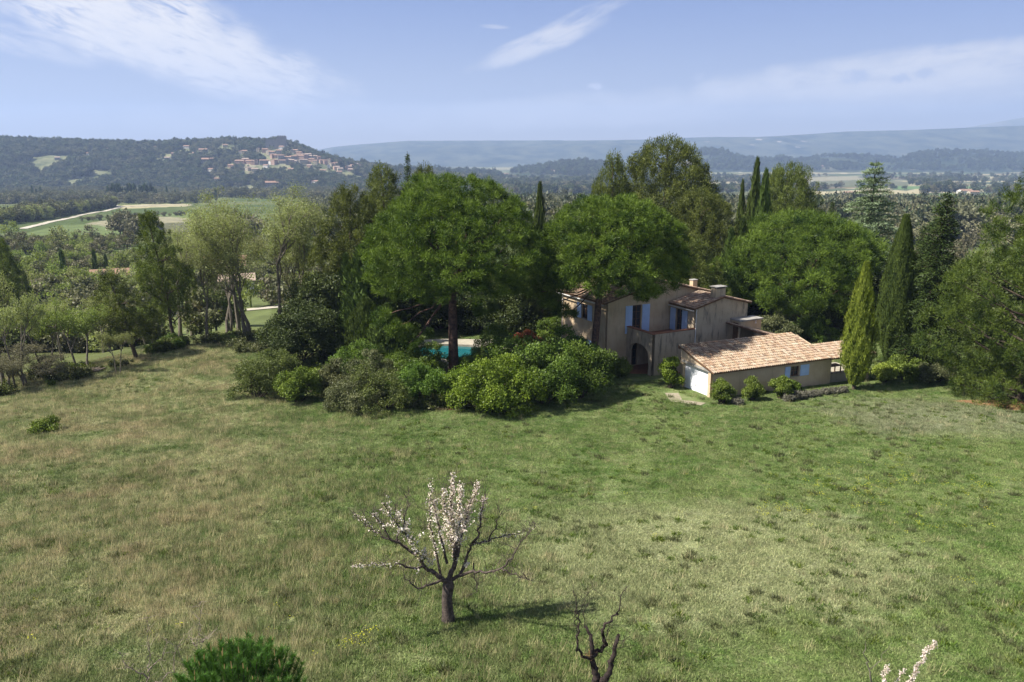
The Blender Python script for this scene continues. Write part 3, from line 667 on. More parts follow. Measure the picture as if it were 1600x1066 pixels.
def cypress(h, R, n=15000, mat='cypress', base=.04, flame=.16, L=.42, W=.13, peak=.35, tip=.9):
    t = RG.random(n) ** .85; t = base + (1 - base) * t; a = RG.random(n) * 2 * math.pi
    def prof(t): return np.clip(np.minimum((t - base + .03) / (peak - base), 1), 0, 1) ** .6 * np.clip(1 - ((t - peak) / (1 - peak)).clip(0, 1) ** 1.6 * tip, .04, 1)
    rib = 1 + flame * (np.sin(a * 5 + t * 9) * .5 + np.sin(a * 11 - t * 25 + 1.3) * .4 + np.sin(a * 3 + t * 31) * .35 + RG.normal(0, .35, n))
    r = R * prof(t) * rib; o = np.stack([np.cos(a), np.sin(a), np.zeros(n)], -1)
    P = np.stack([r * np.cos(a), r * np.sin(a), h * t], -1)
    T = o * .30 + np.array([0, 0, 1.0]) + RG.normal(0, .2, (n, 3)); N = o + RG.normal(0, .35, (n, 3)) + np.array([0, 0, .15])
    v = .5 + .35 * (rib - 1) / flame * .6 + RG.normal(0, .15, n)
    Lf = Leaves(); Lf.add(P, T, N, L * RG.uniform(.6, 1.4, n), W * RG.uniform(.7, 1.3, n), np.clip(v, 0, 1))
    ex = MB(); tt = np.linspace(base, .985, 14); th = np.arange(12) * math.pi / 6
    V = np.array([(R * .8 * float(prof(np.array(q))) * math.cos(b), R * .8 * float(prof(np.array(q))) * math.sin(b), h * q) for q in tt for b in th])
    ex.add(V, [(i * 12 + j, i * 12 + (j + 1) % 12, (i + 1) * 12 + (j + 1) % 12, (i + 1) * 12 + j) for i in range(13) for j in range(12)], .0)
    tb = MB(); tb.tube([(0, 0, -1), (0, 0, h * base + .4), (0, 0, h * .5)], [R * .16, R * .13, R * .06], 8)
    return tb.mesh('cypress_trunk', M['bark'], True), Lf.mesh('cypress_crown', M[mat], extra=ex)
def conifer(h, R, zb, nwh=26, nbr=8, nb=130, mat='conifer', droop=.12, layer=.5, L=.3, W=.10, power=.85, irregular=.25):
    """fir or cedar: whorls of flat leafy boughs round a straight stem"""
    Lf = Leaves(); tb = MB(); tb.tube([(0, 0, -1), (0, 0, h * .5), (0, 0, h)], [.017 * h + .04, .010 * h, .02], 8)
    for k in range(nwh):
        t = (k + RG.uniform(-.3, .3)) / nwh; t = min(max(t, 0), .985); z = zb + (h - zb) * t
        ln0 = R * (1 - t) ** power + .25
        m = max(4, int(nbr * (1 - t * .35)))
        for j in range(m):
            a = (j + RG.random() * .7) * 2 * math.pi / m + k * 1.1; ln = ln0 * RG.uniform(1 - irregular * 1.6, 1 + irregular * .5)
            o = np.array([math.cos(a), math.sin(a), 0]); tip = np.array([o[0] * ln, o[1] * ln, z - ln * droop + RG.normal(0, .12)])
            if ln > .8: limb(tb, (0, 0, z), tip, .035 + ln * .008, .012, -.04, 3, 3, .03)
            q = int(nb * (ln / R) ** 1.2) + 14; s = RG.random(q) ** .7; wd = .32 * ln * np.sin(np.clip(s, .12, 1) * 2.6) * RG.uniform(-1, 1, q); sd = np.array([-o[1], o[0], 0])
            P = np.array([0, 0, z]) + (tip - np.array([0, 0, z])) * s[:, None] + sd * wd[:, None] + RG.normal(0, .05 + layer * .14, (q, 3)) + np.array([0, 0, .04 * ln]) * np.sin(s * 3.1)[:, None]
            T = o * .8 + sd * np.sign(wd)[:, None] * .5 + RG.normal(0, .35, (q, 3)) + np.array([0, 0, .12]); N = np.array([0, 0, 1.0]) + RG.normal(0, .45, (q, 3)) + o * .35
            Lf.add(P, T, N, L * RG.uniform(.6, 1.3, q), W * RG.uniform(.7, 1.3, q), np.clip(RG.uniform(.25, .7) + s * .15 + RG.normal(0, .14, q), 0, 1))
    return tb.mesh('conifer_trunk', M['bark'], True), Lf.mesh('conifer_crown', M[mat])
def broadleaf(h, R, zb, stems=1, nleaf=24, depth=4, mat='spring', leaf=.14, lean=(0, 0), bark='pale_bark', spread=.55, r0=None, cl=.55, vr=(.15, .85), ratio=.72):
    tb = MB(); ends = []
    def grow(p, d, ln, r, k):
        q = p + d * ln; mid = (p + q) / 2 + RG.normal(0, .05 * ln, 3); tb.tube([p, mid, q], [r, r * .85, r * .68], 6 if k < 2 else (4 if k < 3 else 3))
        if k >= depth: ends.append(q); return
        for _ in range(3 if k else 4):
            nd = unit(d + rdir(1)[0] * spread * (1.0 + .12 * k) + np.array([0, 0, .18])); grow(q if RG.random() < .6 else mid, nd, ln * ratio * RG.uniform(.75, 1.2), r * .58, k + 1)
        if k >= 2: ends.append(q)
    r0 = r0 or .013 * h + .03
    for s_ in range(stems):
        a = RG.random() * 6.28; off = np.array([math.cos(a), math.sin(a), 0]) * (.5 if stems > 1 else 0) * RG.random()
        d = unit(np.array([math.cos(a) * .18 * (stems > 1) + lean[0] / h, math.sin(a) * .18 * (stems > 1) + lean[1] / h, 1]))
        base = off + np.array([0, 0, -1.]); f = base + d * (zb + 1); tb.tube([base, (base + f) / 2 + RG.normal(0, .06, 3), f], [r0 * 1.2, r0, r0 * .85], 8)
        grow(f, d, (h - zb) * .34, r0 * .8, 0)
    E = np.array(ends); cx = np.array([lean[0] * .5, lean[1] * .5]); rr = np.hypot(E[:, 0] - cx[0], E[:, 1] - cx[1])
    # fit to the wanted height and width
    allv = np.concatenate(tb.v); sz = h / max(E[:, 2].max(), .1); sr = R / max(np.percentile(rr, 93), .1)
    def fit(V):
        V = V.copy(); t = np.clip((V[:, 2] - zb * .6) / max(h * .3, .1), 0, 1); f = (1 + (sr - 1) * t)
        V[:, 0] = cx[0] * t + (V[:, 0] - cx[0] * t) * f; V[:, 1] = cx[1] * t + (V[:, 1] - cx[1] * t) * f; V[:, 2] = np.where(V[:, 2] > 0, V[:, 2] * sz, V[:, 2]); return V
    tb.v = [fit(v) for v in tb.v]; E = fit(E)
    Lf = Leaves(); puffs(Lf, E, np.full(len(E), cl) * RG.uniform(.6, 1.4, len(E)), nleaf, leaf, leaf * .6, up=.2, squash=.8, outb=.2, vr=vr, fill=.05)
    return tb.mesh('tree_trunk', M[bark]), Lf.mesh('tree_crown', M[mat], True)
def shrub(rx, ry, h, nl=12, npuff=10, nb=80, mat='box', leaf=.14, stems=True, rp=.35, ragged=.15, vr=(.1, .9), diamond=True, low=-.1):
    d = fib(nl, low, 1, .22); lob = d * np.array([rx, ry, h * .62]) * RG.uniform(.5, .72 + ragged, (nl, 1)) + np.array([0, 0, h * .32])
    rad = (rx + ry) / 2 * .36 * RG.uniform(.75, 1.25, nl); lob[:, 2] = np.maximum(lob[:, 2], rad * .4)
    Lf = Leaves(); lobed(Lf, lob, np.minimum(rad, h * .33), npuff, rp, nb, leaf, leaf * .62, up=.3, ctr=np.array([0, 0, h * .2]), vr=vr)
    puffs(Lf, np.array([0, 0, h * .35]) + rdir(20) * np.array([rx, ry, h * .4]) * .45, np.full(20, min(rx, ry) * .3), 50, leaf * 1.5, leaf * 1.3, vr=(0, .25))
    tb = MB()
    for i in range(min(nl, 9)): limb(tb, (0, 0, -.3), lob[i], .05 + .01 * h, .012, -.02, 3, 4)
    return tb.mesh('shrub_stems', M['bark']), Lf.mesh('shrub_foliage', M[mat], diamond)

def plant(name, meshes, p, label, cat='tree', group=None, rz=0.0, s=1.0, parts=('trunk', 'crown')):
    o = empty(name, p, rz, label, cat, group, s)
    link(parts[0], meshes[0], o); link(parts[1], meshes[1], o)
    return o
def scatter(name, P, S, RZ, sources, kind='stuff', tilt=None):
    """GN: instances of the source meshes on given points, one object"""
    P = np.asarray(P, np.float32); n = len(P); me = bpy.data.meshes.new(name); me.vertices.add(n); me.vertices.foreach_set('co', P.ravel())
    S = np.asarray(S, np.float32); S = np.repeat(S[:, None], 3, 1) if S.ndim == 1 else S
    a = me.attributes.new('sc', 'FLOAT_VECTOR', 'POINT'); a.data.foreach_set('vector', S.ravel().astype(np.float32))
    rot = np.zeros((n, 3), np.float32); rot[:, 2] = RZ
    if tilt is not None: rot[:, :2] = tilt
    a = me.attributes.new('rot', 'FLOAT_VECTOR', 'POINT'); a.data.foreach_set('vector', rot.ravel())
    ix = RG.integers(0, len(sources), n).astype(np.int32)
    a = me.attributes.new('ix', 'INT', 'POINT'); a.data.foreach_set('value', ix)
    ob = link(name, me, None, kind)
    ng = bpy.data.node_groups.new(name, 'GeometryNodeTree'); ng.interface.new_socket('Geometry', in_out='INPUT', socket_type='NodeSocketGeometry'); ng.interface.new_socket('Geometry', in_out='OUTPUT', socket_type='NodeSocketGeometry')
    N = ng.nodes; Lk = ng.links; gi = N.new('NodeGroupInput'); go = N.new('NodeGroupOutput'); jn = N.new('GeometryNodeJoinGeometry')
    def named(nm, ty):
        q = N.new('GeometryNodeInputNamedAttribute'); q.data_type = ty; q.inputs[0].default_value = nm; return q.outputs[0]
    sc_, ro, ixx = named('sc', 'FLOAT_VECTOR'), named('rot', 'FLOAT_VECTOR'), named('ix', 'INT')
    for k, sm in enumerate(sources):
        so = bpy.data.objects.new(sm.name + '_piece', sm)
        oi = N.new('GeometryNodeObjectInfo'); oi.inputs['Object'].default_value = so
        cp = N.new('FunctionNodeCompare'); cp.data_type = 'INT'; cp.operation = 'EQUAL'; Lk.new(ixx, cp.inputs[2]); cp.inputs[3].default_value = k
        ip = N.new('GeometryNodeInstanceOnPoints'); Lk.new(gi.outputs[0], ip.inputs['Points']); Lk.new(cp.outputs[0], ip.inputs['Selection'])
        Lk.new(oi.outputs['Geometry'], ip.inputs['Instance']); Lk.new(ro, ip.inputs['Rotation']); Lk.new(sc_, ip.inputs['Scale']); Lk.new(ip.outputs[0], jn.inputs[0])
    Lk.new(jn.outputs[0], go.inputs[0])
    md = ob.modifiers.new('scatter', 'NODES'); md.node_group = ng
    return ob
# ------------------------------------------------------------------ the house
def tiled(mb, o, a, b, La, Lb, pitch=.21, row=.40, r=.085, chan=True):
    """barrel tiles on a roof plane: o eave corner, a along the eave, b up the slope"""
    o = np.array(o, float); a = unit(np.array(a, float)); b = unit(np.array(b, float)); n = unit(np.cross(a, b)); n = n if n[2] > 0 else -n
    nc = int(La / pitch); nr = int(math.ceil(Lb / row)); th = np.linspace(0, math.pi, 5); th = np.concatenate([th[:1], th[1:-1], th[-1:]])
    ring = np.stack([-np.cos(th), np.sin(th)], -1)
    for i in range(nc):
        for j in range(nr):
            c = o + a * ((i + .5) * La / nc) + b * (j * row - .06) + a * RG.normal(0, .008)
            l = min(row * 1.15, Lb - j * row + .06)
            lift0, lift1 = .045 + RG.normal(0, .006), .015
            q0 = c + a * 0; V = []
            for (s_, rr_, lf) in ((0, r * 1.08, lift0), (l, r * .86, lift1)):
                for u_, w_ in ring: V.append(c + b * s_ + a * u_ * rr_ + n * (w_ * rr_ * 1.0 + lf))
            v = RG.random()
            F = [(k, k + 1, k + 6, k + 5) for k in range(4)] + [(0, 1, 2, 3)]
            mb.add(V, F, v)
def wall_face(mb, o, a, L, ztop, holes=(), n=None, depth=.28, zb=0.0, ztop2=None, gable=None):
    """a wall with openings: o base corner, a unit direction, L length, holes (x0, x1, z0, z1); the face looks along n"""
    o = np.array(o, float); a = np.array(a, float); n = np.array(n, float); up = np.array([0, 0, 1.])
    top = lambda x: (ztop if ztop2 is None else ztop + (ztop2 - ztop) * x / L) if gable is None else (gable[1] - abs(x - gable[0]) * gable[2])
    xs = sorted(set([0, L] + [h[0] for h in holes] + [h[1] for h in holes] + ([gable[0]] if gable else [])))
    zs = sorted(set([zb] + [h[2] for h in holes] + [h[3] for h in holes]))
    P = lambda x, z, d: o + a * x + up * z - n * d
    for x0, x1 in zip(xs, xs[1:]):
        for k, z0 in enumerate(zs):
            last = k == len(zs) - 1
            if not last:
                z1 = zs[k + 1]
                if any(h[0] <= x0 + 1e-6 and h[1] >= x1 - 1e-6 and h[2] <= z0 + 1e-6 and h[3] >= z1 - 1e-6 for h in holes): continue
                za, zb2 = z1, z1
            else: za, zb2 = top(x0), top(x1)
            mb.quad(P(x0, z0, 0), P(x1, z0, 0), P(x1, zb2, 0), P(x0, za, 0)); mb.quad(P(x0, z0, depth), P(x0, za, depth), P(x1, zb2, depth), P(x1, z0, depth))
            if last: mb.quad(P(x0, za, 0), P(x1, zb2, 0), P(x1, zb2, depth), P(x0, za, depth))
    for x0, x1, z0, z1 in holes:
        mb.quad(P(x0, z0, 0), P(x0, z1, 0), P(x0, z1, depth), P(x0, z0, depth)); mb.quad(P(x1, z0, 0), P(x1, z0, depth), P(x1, z1, depth), P(x1, z1, 0))
        mb.quad(P(x0, z1, 0), P(x1, z1, 0), P(x1, z1, depth), P(x0, z1, depth)); mb.quad(P(x0, z0, 0), P(x0, z0, depth), P(x1, z0, depth), P(x1, z0, 0))
def fbox(mb, o, a, n, x0, x1, z0, z1, d0, d1, var=.5):
    """box in a wall's own frame: x along a, z up, from d0 to d1 out along n"""
    o = np.array(o, float); a = np.array(a, float); n = np.array(n, float); up = np.array([0, 0, 1.])
    V = [o + a * x + up * z + n * d for z in (z0, z1) for d in (d0, d1) for x in (x0, x1)]
    mb.add(V, [(0, 2, 3, 1), (4, 5, 7, 6), (0, 1, 5, 4), (2, 6, 7, 3), (0, 4, 6, 2), (1, 3, 7, 5)], var)
def window(root, o, a, n, x0, x1, z0, z1, rows=3, door=False, wood='wood'):
    mb = MB(); f = .06
    fbox(mb, o, a, n, x0, x0 + f, z0, z1, -.2, -.13); fbox(mb, o, a, n, x1 - f, x1, z0, z1, -.2, -.13)
    fbox(mb, o, a, n, x0 + f, x1 - f, z1 - f, z1, -.2, -.13); fbox(mb, o, a, n, x0 + f, x1 - f, z0, z0 + f, -.2, -.13)
    xm = (x0 + x1) / 2; fbox(mb, o, a, n, xm - .035, xm + .035, z0 + f, z1 - f, -.2, -.128)
    for k in range(1, rows):
        z = z0 + (z1 - z0) * k / rows
        fbox(mb, o, a, n, x0 + f, xm - .035, z - .015, z + .015, -.185, -.14); fbox(mb, o, a, n, xm + .035, x1 - f, z - .015, z + .015, -.185, -.14)
    w_ = mb.build('window' if not door else 'glazed_door', M[wood], root)
    for s0, s1 in ((x0 + f, xm - .035), (xm + .035, x1 - f)):
        for k in range(rows):
            za = z0 + f + (z1 - z0 - 2 * f) * k / rows; zb = z0 + f + (z1 - z0 - 2 * f) * (k + 1) / rows
            g = MB(); fbox(g, o, a, n, s0, s1, za, zb, -.172, -.166); g.build('pane', M['glass'], w_)
    if not door:
        g = MB(); fbox(g, o, a, n, x0 - .05, x1 + .05, z0 - .07, z0, -.12, .05); g.build('sill', M['stone'], w_)
def shutter(root, o, a, n, x0, x1, z0, z1, mat='blue'):
    mb = MB(); k = max(4, int((x1 - x0) / .13)); wv = (x1 - x0) / k
    for i in range(k): fbox(mb, o, a, n, x0 + i * wv + .004, x0 + (i + 1) * wv - .004, z0, z1, .03, .055)
    for z in (z0 + .25, z1 - .25): fbox(mb, o, a, n, x0 + .02, x1 - .02, z - .05, z + .05, .057, .08)
    fbox(mb, o, a, n, x0 + .004, x1 - .004, z0 + .01, z1 - .01, .024, .031)
    return mb.build('shutter', M[mat], root)

HR = math.radians(28)
H = empty('two_storey_house', (8.69, 71.0, -2.5), HR, 'ochre rendered two-storey house with pale blue shutters under the pines', 'house')
XA, YA = (1, 0, 0), (0, 1, 0); FN, LN, RN, BN = (0, -1, 0), (-1, 0, 0), (1, 0, 0), (0, 1, 0)
SL = .237
# main block
mb = MB()
wall_face(mb, (0, 0, -1.5), XA, 12.1, 0, [(2.8, 3.8, 4.7, 7.35), (2.5, 3.5, 1.6, 3.8)], FN, gable=(6.07, 9.25, SL))
wall_face(mb, (0, .28, -1.5), YA, 7.44, 7.8, [(3.0, 4.0, 5.7, 7.1), (3.0, 4.0, 2.2, 3.75)], LN)
wall_face(mb, (12.1, .28, -1.5), YA, 7.44, 7.8, [], RN)
wall_face(mb, (0, 8.0, -1.5), XA, 12.1, 0, [], BN, gable=(6.07, 9.25, SL))
mb.build('wall', M['stucco'], H)
mb = MB(); mb.box(.3, 11.8, .3, 7.7, -.2, .02); mb.box(.3, 11.8, .3, 7.7, 3.0, 3.1); mb.box(.3, 11.8, 3.2, 3.3, .03, 6.0); mb.build('floor', M['dark'], H)
for (x0, a_, La) in ((-.45, 1, 6.52), (12.55, -1, 6.48)):
    mb = MB(); zt = 7.75 + .02; ze = zt - SL * La; y0, y1 = -.22, 8.25
    xr = x0 + a_ * La
    mb.add([(x0, y0, ze), (xr, y0, zt), (xr, y1, zt), (x0, y1, ze), (x0, y0, ze + .1), (xr, y0, zt + .1), (xr, y1, zt + .1), (x0, y1, ze + .1)],
           [(0, 1, 2, 3), (4, 5, 6, 7), (0, 1, 5, 4), (1, 2, 6, 5), (2, 3, 7, 6), (3, 0, 4, 7)])
    rf = mb.build('roof', M['wood'], H)
    t2 = MB(); tiled(t2, (x0, y0, ze + .1), YA, (a_, 0, SL), y1 - y0, math.hypot(La, SL * La)); t2.build('roof_tiles', M['tiles_old'], rf, 'stuff')
mb = MB()
for k in range(18): mb.prism([(6.07 + .13 * math.cos(q), -.25 + k * .47, 7.82 + .13 * math.sin(q)) for q in (0, .8, 1.57, 2.35, 3.14)], (0, .5, 0), RG.random())
mb.build('ridge_tiles', M['tiles_old'], H, 'stuff')
# front and side windows and shutters
O0 = (0, 0, 0)
window(H, O0, XA, FN, 2.8, 3.8, 3.2, 5.85, 4, True)
s_ = shutter(H, O0, XA, FN, 1.98, 2.75, 3.25, 5.85); shutter(H, O0, XA, FN, 3.88, 4.75, 3.25, 5.85)
window(H, O0, XA, FN, 2.5, 3.5, .1, 2.3, 3, True)
shutter(H, O0, XA, FN, 2.28, 2.46, .1, 2.3)
OL = (0, .28, 0)
window(H, OL, YA, LN, 3.0, 4.0, 4.2, 5.6, 3); window(H, OL, YA, LN, 3.0, 4.0, .7, 2.25, 3)
for z0, z1 in ((4.2, 5.6), (.7, 2.25)):
    shutter(H, OL, YA, LN, 2.2, 2.95, z0 - .05, z1 + .03); shutter(H, OL, YA, LN, 4.05, 4.8, z0 - .05, z1 + .03)
# terrace block in front, with an arch on its left side
TX0, TX1, TY = 2.2, 7.15, -3.83
mb = MB(); n_ = 16; ya, yb = -3.35, -.45; hz = 1.75; rr = (yb - ya) / 2
def arch_z(y):
    q = (y - (ya + yb) / 2) / rr; return hz + .95 * math.sqrt(max(0, 1 - q * q))
for xx in (TX0, TX0 + .3):
    mb.quad((xx, TY, -1.5), (xx, ya, -1.5), (xx, ya, 3.9), (xx, TY, 3.9)); mb.quad((xx, yb, -1.5), (xx, -.01, -1.5), (xx, -.01, 3.9), (xx, yb, 3.9))
    for k in range(n_):
        y0 = ya + (yb - ya) * k / n_; y1 = ya + (yb - ya) * (k + 1) / n_
        mb.quad((xx, y0, arch_z(y0)), (xx, y1, arch_z(y1)), (xx, y1, 3.9), (xx, y0, 3.9))
for k in range(n_):
    y0 = ya + (yb - ya) * k / n_; y1 = ya + (yb - ya) * (k + 1) / n_
    mb.quad((TX0, y0, arch_z(y0)), (TX0 + .3, y0, arch_z(y0)), (TX0 + .3, y1, arch_z(y1)), (TX0, y1, arch_z(y1)))
for y in (ya, yb): mb.quad((TX0, y, -1.5), (TX0 + .3, y, -1.5), (TX0 + .3, y, hz), (TX0, y, hz))
mb.quad((TX0, TY, 3.9), (TX0 + .3, TY, 3.9), (TX0 + .3, -.01, 3.9), (TX0, -.01, 3.9))
mb.build('wall', M['stucco_old'], H)
mb = MB(); mb.box(TX0 + .3, TX1, TY, TY + .3, -1.5, 3.9); mb.build('wall', M['stucco_old'], H)
mb = MB(); mb.box(TX0 + .3, TX1, TY + .3, -.01, 2.95, 3.15); mb.build('terrace_floor', M['terracotta'], H)
mb = MB(); mb.box(TX0 - .05, TX0 + .35, TY - .05, -.02, 3.902, 3.98); mb.box(TX0 + .352, TX1 - .02, TY - .05, TY + .35, 3.902, 3.98); mb.build('parapet_coping', M['terracotta'], H)
mb = MB(); mb.box(TX0 - 1.3, TX1 - 1, TY - .2, -.02, -1.5, .08); mb.build('porch_floor', M['terracotta'], H)
for k in range(3):
    mb = MB(); mb.box(TX0 - 1.3 - .4 * (k + 1), TX0 - 1.3 - .4 * k - .003, TY + .3, -.5, -1.5, .08 - .17 * (k + 1)); mb.build('step', M['concrete'], H)
# front wing
WX0, WX1, WY = 7.15, 13.3, -3.83
mb = MB()
wall_face(mb, (WX0, WY, -1.5), XA, WX1 - WX0, 0, [], FN, gable=((WX1 - WX0) / 2, 8.03, SL))
wall_face(mb, (WX0, WY + .28, -1.5), YA, 3.5, 7.25, [(1.75, 2.6, 4.7, 6.85)], LN)
wall_face(mb, (WX1, WY + .28, -1.5), YA, 6.5, 7.25, [], RN)
mb.build('wall', M['stucco_old'], H)
mb = MB(); mb.box(WX0 + .3, WX1 - .3, WY + .3, -.02, 3.0, 3.1); mb.box(WX0 + 1.8, WX0 + 1.9, WY + .3, -.02, 3.12, 5.5); mb.build('floor', M['dark'], H)
OW = (WX0, WY + .28, 0)
window(H, OW, YA, LN, 1.75, 2.6, 3.2, 5.35, 3, True); shutter(H, OW, YA, LN, .95, 1.7, 3.25, 5.35); shutter(H, OW, YA, LN, 2.65, 3.4, 3.25, 5.35)
WM = (WX0 + WX1) / 2
for (x0, a_, La) in ((WX0 - .42, 1, WM - WX0 + .42), (WX1 + .35, -1, WX1 - WM + .35)):
    mb = MB(); zt = 6.55; ze = zt - SL * La; y0, y1 = WY - .15, (.9 if a_ > 0 else 2.6); xr = x0 + a_ * La
    if a_ > 0: y1 = -.32
    mb.add([(x0, y0, ze), (xr, y0, zt), (xr, y1, zt), (x0, y1, ze), (x0, y0, ze + .1), (xr, y0, zt + .1), (xr, y1, zt + .1), (x0, y1, ze + .1)],
           [(0, 1, 2, 3), (4, 5, 6, 7), (0, 1, 5, 4), (1, 2, 6, 5), (2, 3, 7, 6), (3, 0, 4, 7)])
    rf = mb.build('roof', M['wood'], H)
    t2 = MB(); tiled(t2, (x0, y0, ze + .1), YA, (a_, 0, SL), y1 - y0, math.hypot(La, SL * La)); t2.build('roof_tiles', M['tiles_old'], rf, 'stuff')
mb = MB(); mb.tube([(WX0 - .12, WY - .08, 5.75), (WX0 - .12, WY - .08, -1)], .05, 8); mb.tube([(WX0 - .45, WY - .1, 5.62), (WX0 - .45, -.35, 5.62)], .06, 8); mb.build('gutter', M['frame'], H)
mb = MB(); mb.tube([(-.12, 7.6, 6.2), (-.12, 7.6, -1)], .05, 8); mb.tube([(-.52, -.1, 6.12), (-.52, 8.1, 6.12)], .06, 8); mb.build('gutter', M['frame'], H)
mb = MB(); mb.box(11.3, 11.85, 1.7, 2.2, 6.0, 7.3); c_ = mb.build('chimney', M['stucco'], H); mb = MB(); mb.box(11.24, 11.91, 1.64, 2.26, 7.302, 7.38); mb.build('chimney_cap', M['concrete'], c_)
mb = MB(); mb.box(9.4, 10.55, -3.7, -3.0, 6.0, 7.4); c_ = mb.build('chimney', M['stucco_old'], H); mb = MB(); mb.box(9.3, 10.65, -3.8, -2.9, 7.52, 7.6); mb.box(9.4, 9.5, -3.7, -3.0, 7.402, 7.518); mb.box(10.45, 10.55, -3.7, -3.0, 7.402, 7.518); mb.build('chimney_cap', M['concrete'], c_)
# flat roofed annex on the gable
mb = MB(); mb.box(11.33, 13.93, WY - 1.25, WY - .01, -1, 4.42); mb.build('wall', M['stucco'], H)
mb = MB(); mb.box(11.2, 14.05, WY - 1.4, WY - .012, 4.422, 4.55); mb.build('flat_roof', M['concrete'], H)
mb = MB(); mb.box(11.31, 11.328, WY - 1.0, WY - .35, 2.5, 4.2); mb.build('door', M['wood'], H)
mb = MB(); mb.tube([(13.2, WY - 1.28, 4.1), (13.2, WY - 1.28, 4.42)], .035, 6); mb.tube([(13.1, WY - 1.28, 4.12), (13.3, WY - 1.28, 4.12)], .03, 6); mb.build('wall_lamp', M['white'], H)

# ------------------------------------------------------------------ the garage wing
GR = math.radians(23.5)
G = empty('garage', (16.0, 61.1, -2.1), GR, 'low garage with sunlit terracotta roof and white double doors', 'garage')
GL, GD, GE, GS = 12.45, 4.34, 2.12, .247
mb = MB()
wall_face(mb, (0, 0, -1), XA, GL, GE + 1.0, [(8.0, 8.9, 1.9, 2.75)], FN, depth=.25)
wall_face(mb, (0, .25, -1), YA, GD - .25, GE + 1.06, [(.35, 3.75, .1, 3.0)], LN, depth=.35, ztop2=GE + 1 + GS * GD)
wall_face(mb, (GL, .25, -1), YA, GD - .25, GE + 1.06, [], RN, ztop2=GE + 1 + GS * GD)
wall_face(mb, (.35, GD, -1), XA, GL - .35, GE + 1 + GS * GD, [], BN)
mb.build('wall', M['stucco_gar'], G)
mb = MB(); mb.box(-.06, .01, .1, 4.2, 2.05, 2.25); mb.build('lintel', M['concrete'], G)
mb = MB(); mb.box(.4, 12.2, .3, 4.0, -.9, -.72); mb.build('floor', M['dark'], G)
OD = (0, .25, -1)
for x0, x1 in ((.37, 2.04), (2.06, 3.73)):
    mb = MB(); fbox(mb, OD, YA, LN, x0, x1, .12, 2.98, -.28, -.23); d_ = mb.build('garage_door', M['white'], G)
    k = 5
    for i in range(k):
        g = MB(); z0 = .18 + i * .555; fbox(g, OD, YA, LN, x0 + .05, x1 - .05, z0 + .004, z0 + .551, -.228, -.222); g.build('panel', M['white'], d_)
    if x0 > 1: g = MB(); fbox(g, OD, YA, LN, x0 + .06, x0 + .1, 1.3, 1.6, -.21, -.16); g.build('handle', M['metal'], d_)
window(G, (0, 0, -1), XA, FN, 8.0, 8.9, 1.9, 2.75, 2); shutter(G, (0, 0, -1), XA, FN, 9.0, 9.95, 1.85, 2.8, 'blue'); shutter(G, (0, 0, -1), XA, FN, 7.35, 7.9, 1.85, 2.8, 'blue')
def slab_roof(name, parent, x0, x1, y0, y1, z0, s, mat='tiles_new', th=.09, dirn='y'):
    mb = MB(); zt = z0 + s * (y1 - y0)
    mb.add([(x0, y0, z0), (x1, y0, z0), (x1, y1, zt), (x0, y1, zt), (x0, y0, z0 + th), (x1, y0, z0 + th), (x1, y1, zt + th), (x0, y1, zt + th)],
           [(0, 1, 2, 3), (4, 5, 6, 7), (0, 1, 5, 4), (1, 2, 6, 5), (2, 3, 7, 6), (3, 0, 4, 7)])
    rf = mb.build(name, M['wood'], parent)
    t2 = MB(); tiled(t2, (x0, y0, z0 + th), XA, (0, 1, s), x1 - x0, math.hypot(y1 - y0, s * (y1 - y0))); t2.build('roof_tiles', M[mat], rf, 'stuff')
    return rf
slab_roof('roof', G, -.18, 12.0, -.32, GD + .25, GE - GS * .32 + .02, GS)
slab_roof('roof', G, 12.02, 17.2, -.32, 2.3, GE - GS * .32 - .05, GS)
mb = MB(); mb.box(-.16, 11.9, GD - .02, GD + .3, GE + GS * GD - .1, GE + GS * GD + .02); mb.build('roof_beam', M['wood'], G)
for x in (16.6,): mb = MB(); mb.box(x, x + .22, -.1, .12, -1, GE - .1); mb.build('post', M['stucco_gar'], G)
mb = MB(); mb.box(12.46, 17.0, .15, .4, -1, .55); mb.build('low_wall', M['stone'], G)
mb = MB(); mb.box(12.46, 17.5, .41, 4.4, -1, .1); mb.build('terrace_floor', M['deck'], G)
# rear lean-to behind the garage
mb = MB(); wall_face(mb, (8.4, 5.0, -1), XA, 5.2, 4.6, [], FN, ztop2=3.1); wall_face(mb, (13.6, 5.3, -1), YA, 3.7, 3.1, [], RN); wall_face(mb, (8.4, 9.0, -1), XA, 5.2, 4.6, [], BN, ztop2=3.1); mb.build('wall', M['stucco_gar'], G)
mb = MB(); s3 = .288
mb.add([(8.2, 4.75, 3.68), (14.2, 4.75, 1.95), (14.2, 9.3, 1.95), (8.2, 9.3, 3.68), (8.2, 4.75, 3.78), (14.2, 4.75, 2.05), (14.2, 9.3, 2.05), (8.2, 9.3, 3.78)], [(0, 1, 2, 3), (4, 5, 6, 7), (0, 1, 5, 4), (1, 2, 6, 5), (2, 3, 7, 6), (3, 0, 4, 7)])
rf = mb.build('roof', M['wood'], G); t2 = MB(); tiled(t2, (14.2, 4.75, 2.05), YA, (-1, 0, s3), 4.55, 6.24); t2.build('roof_tiles', M['tiles_old'], rf, 'stuff')

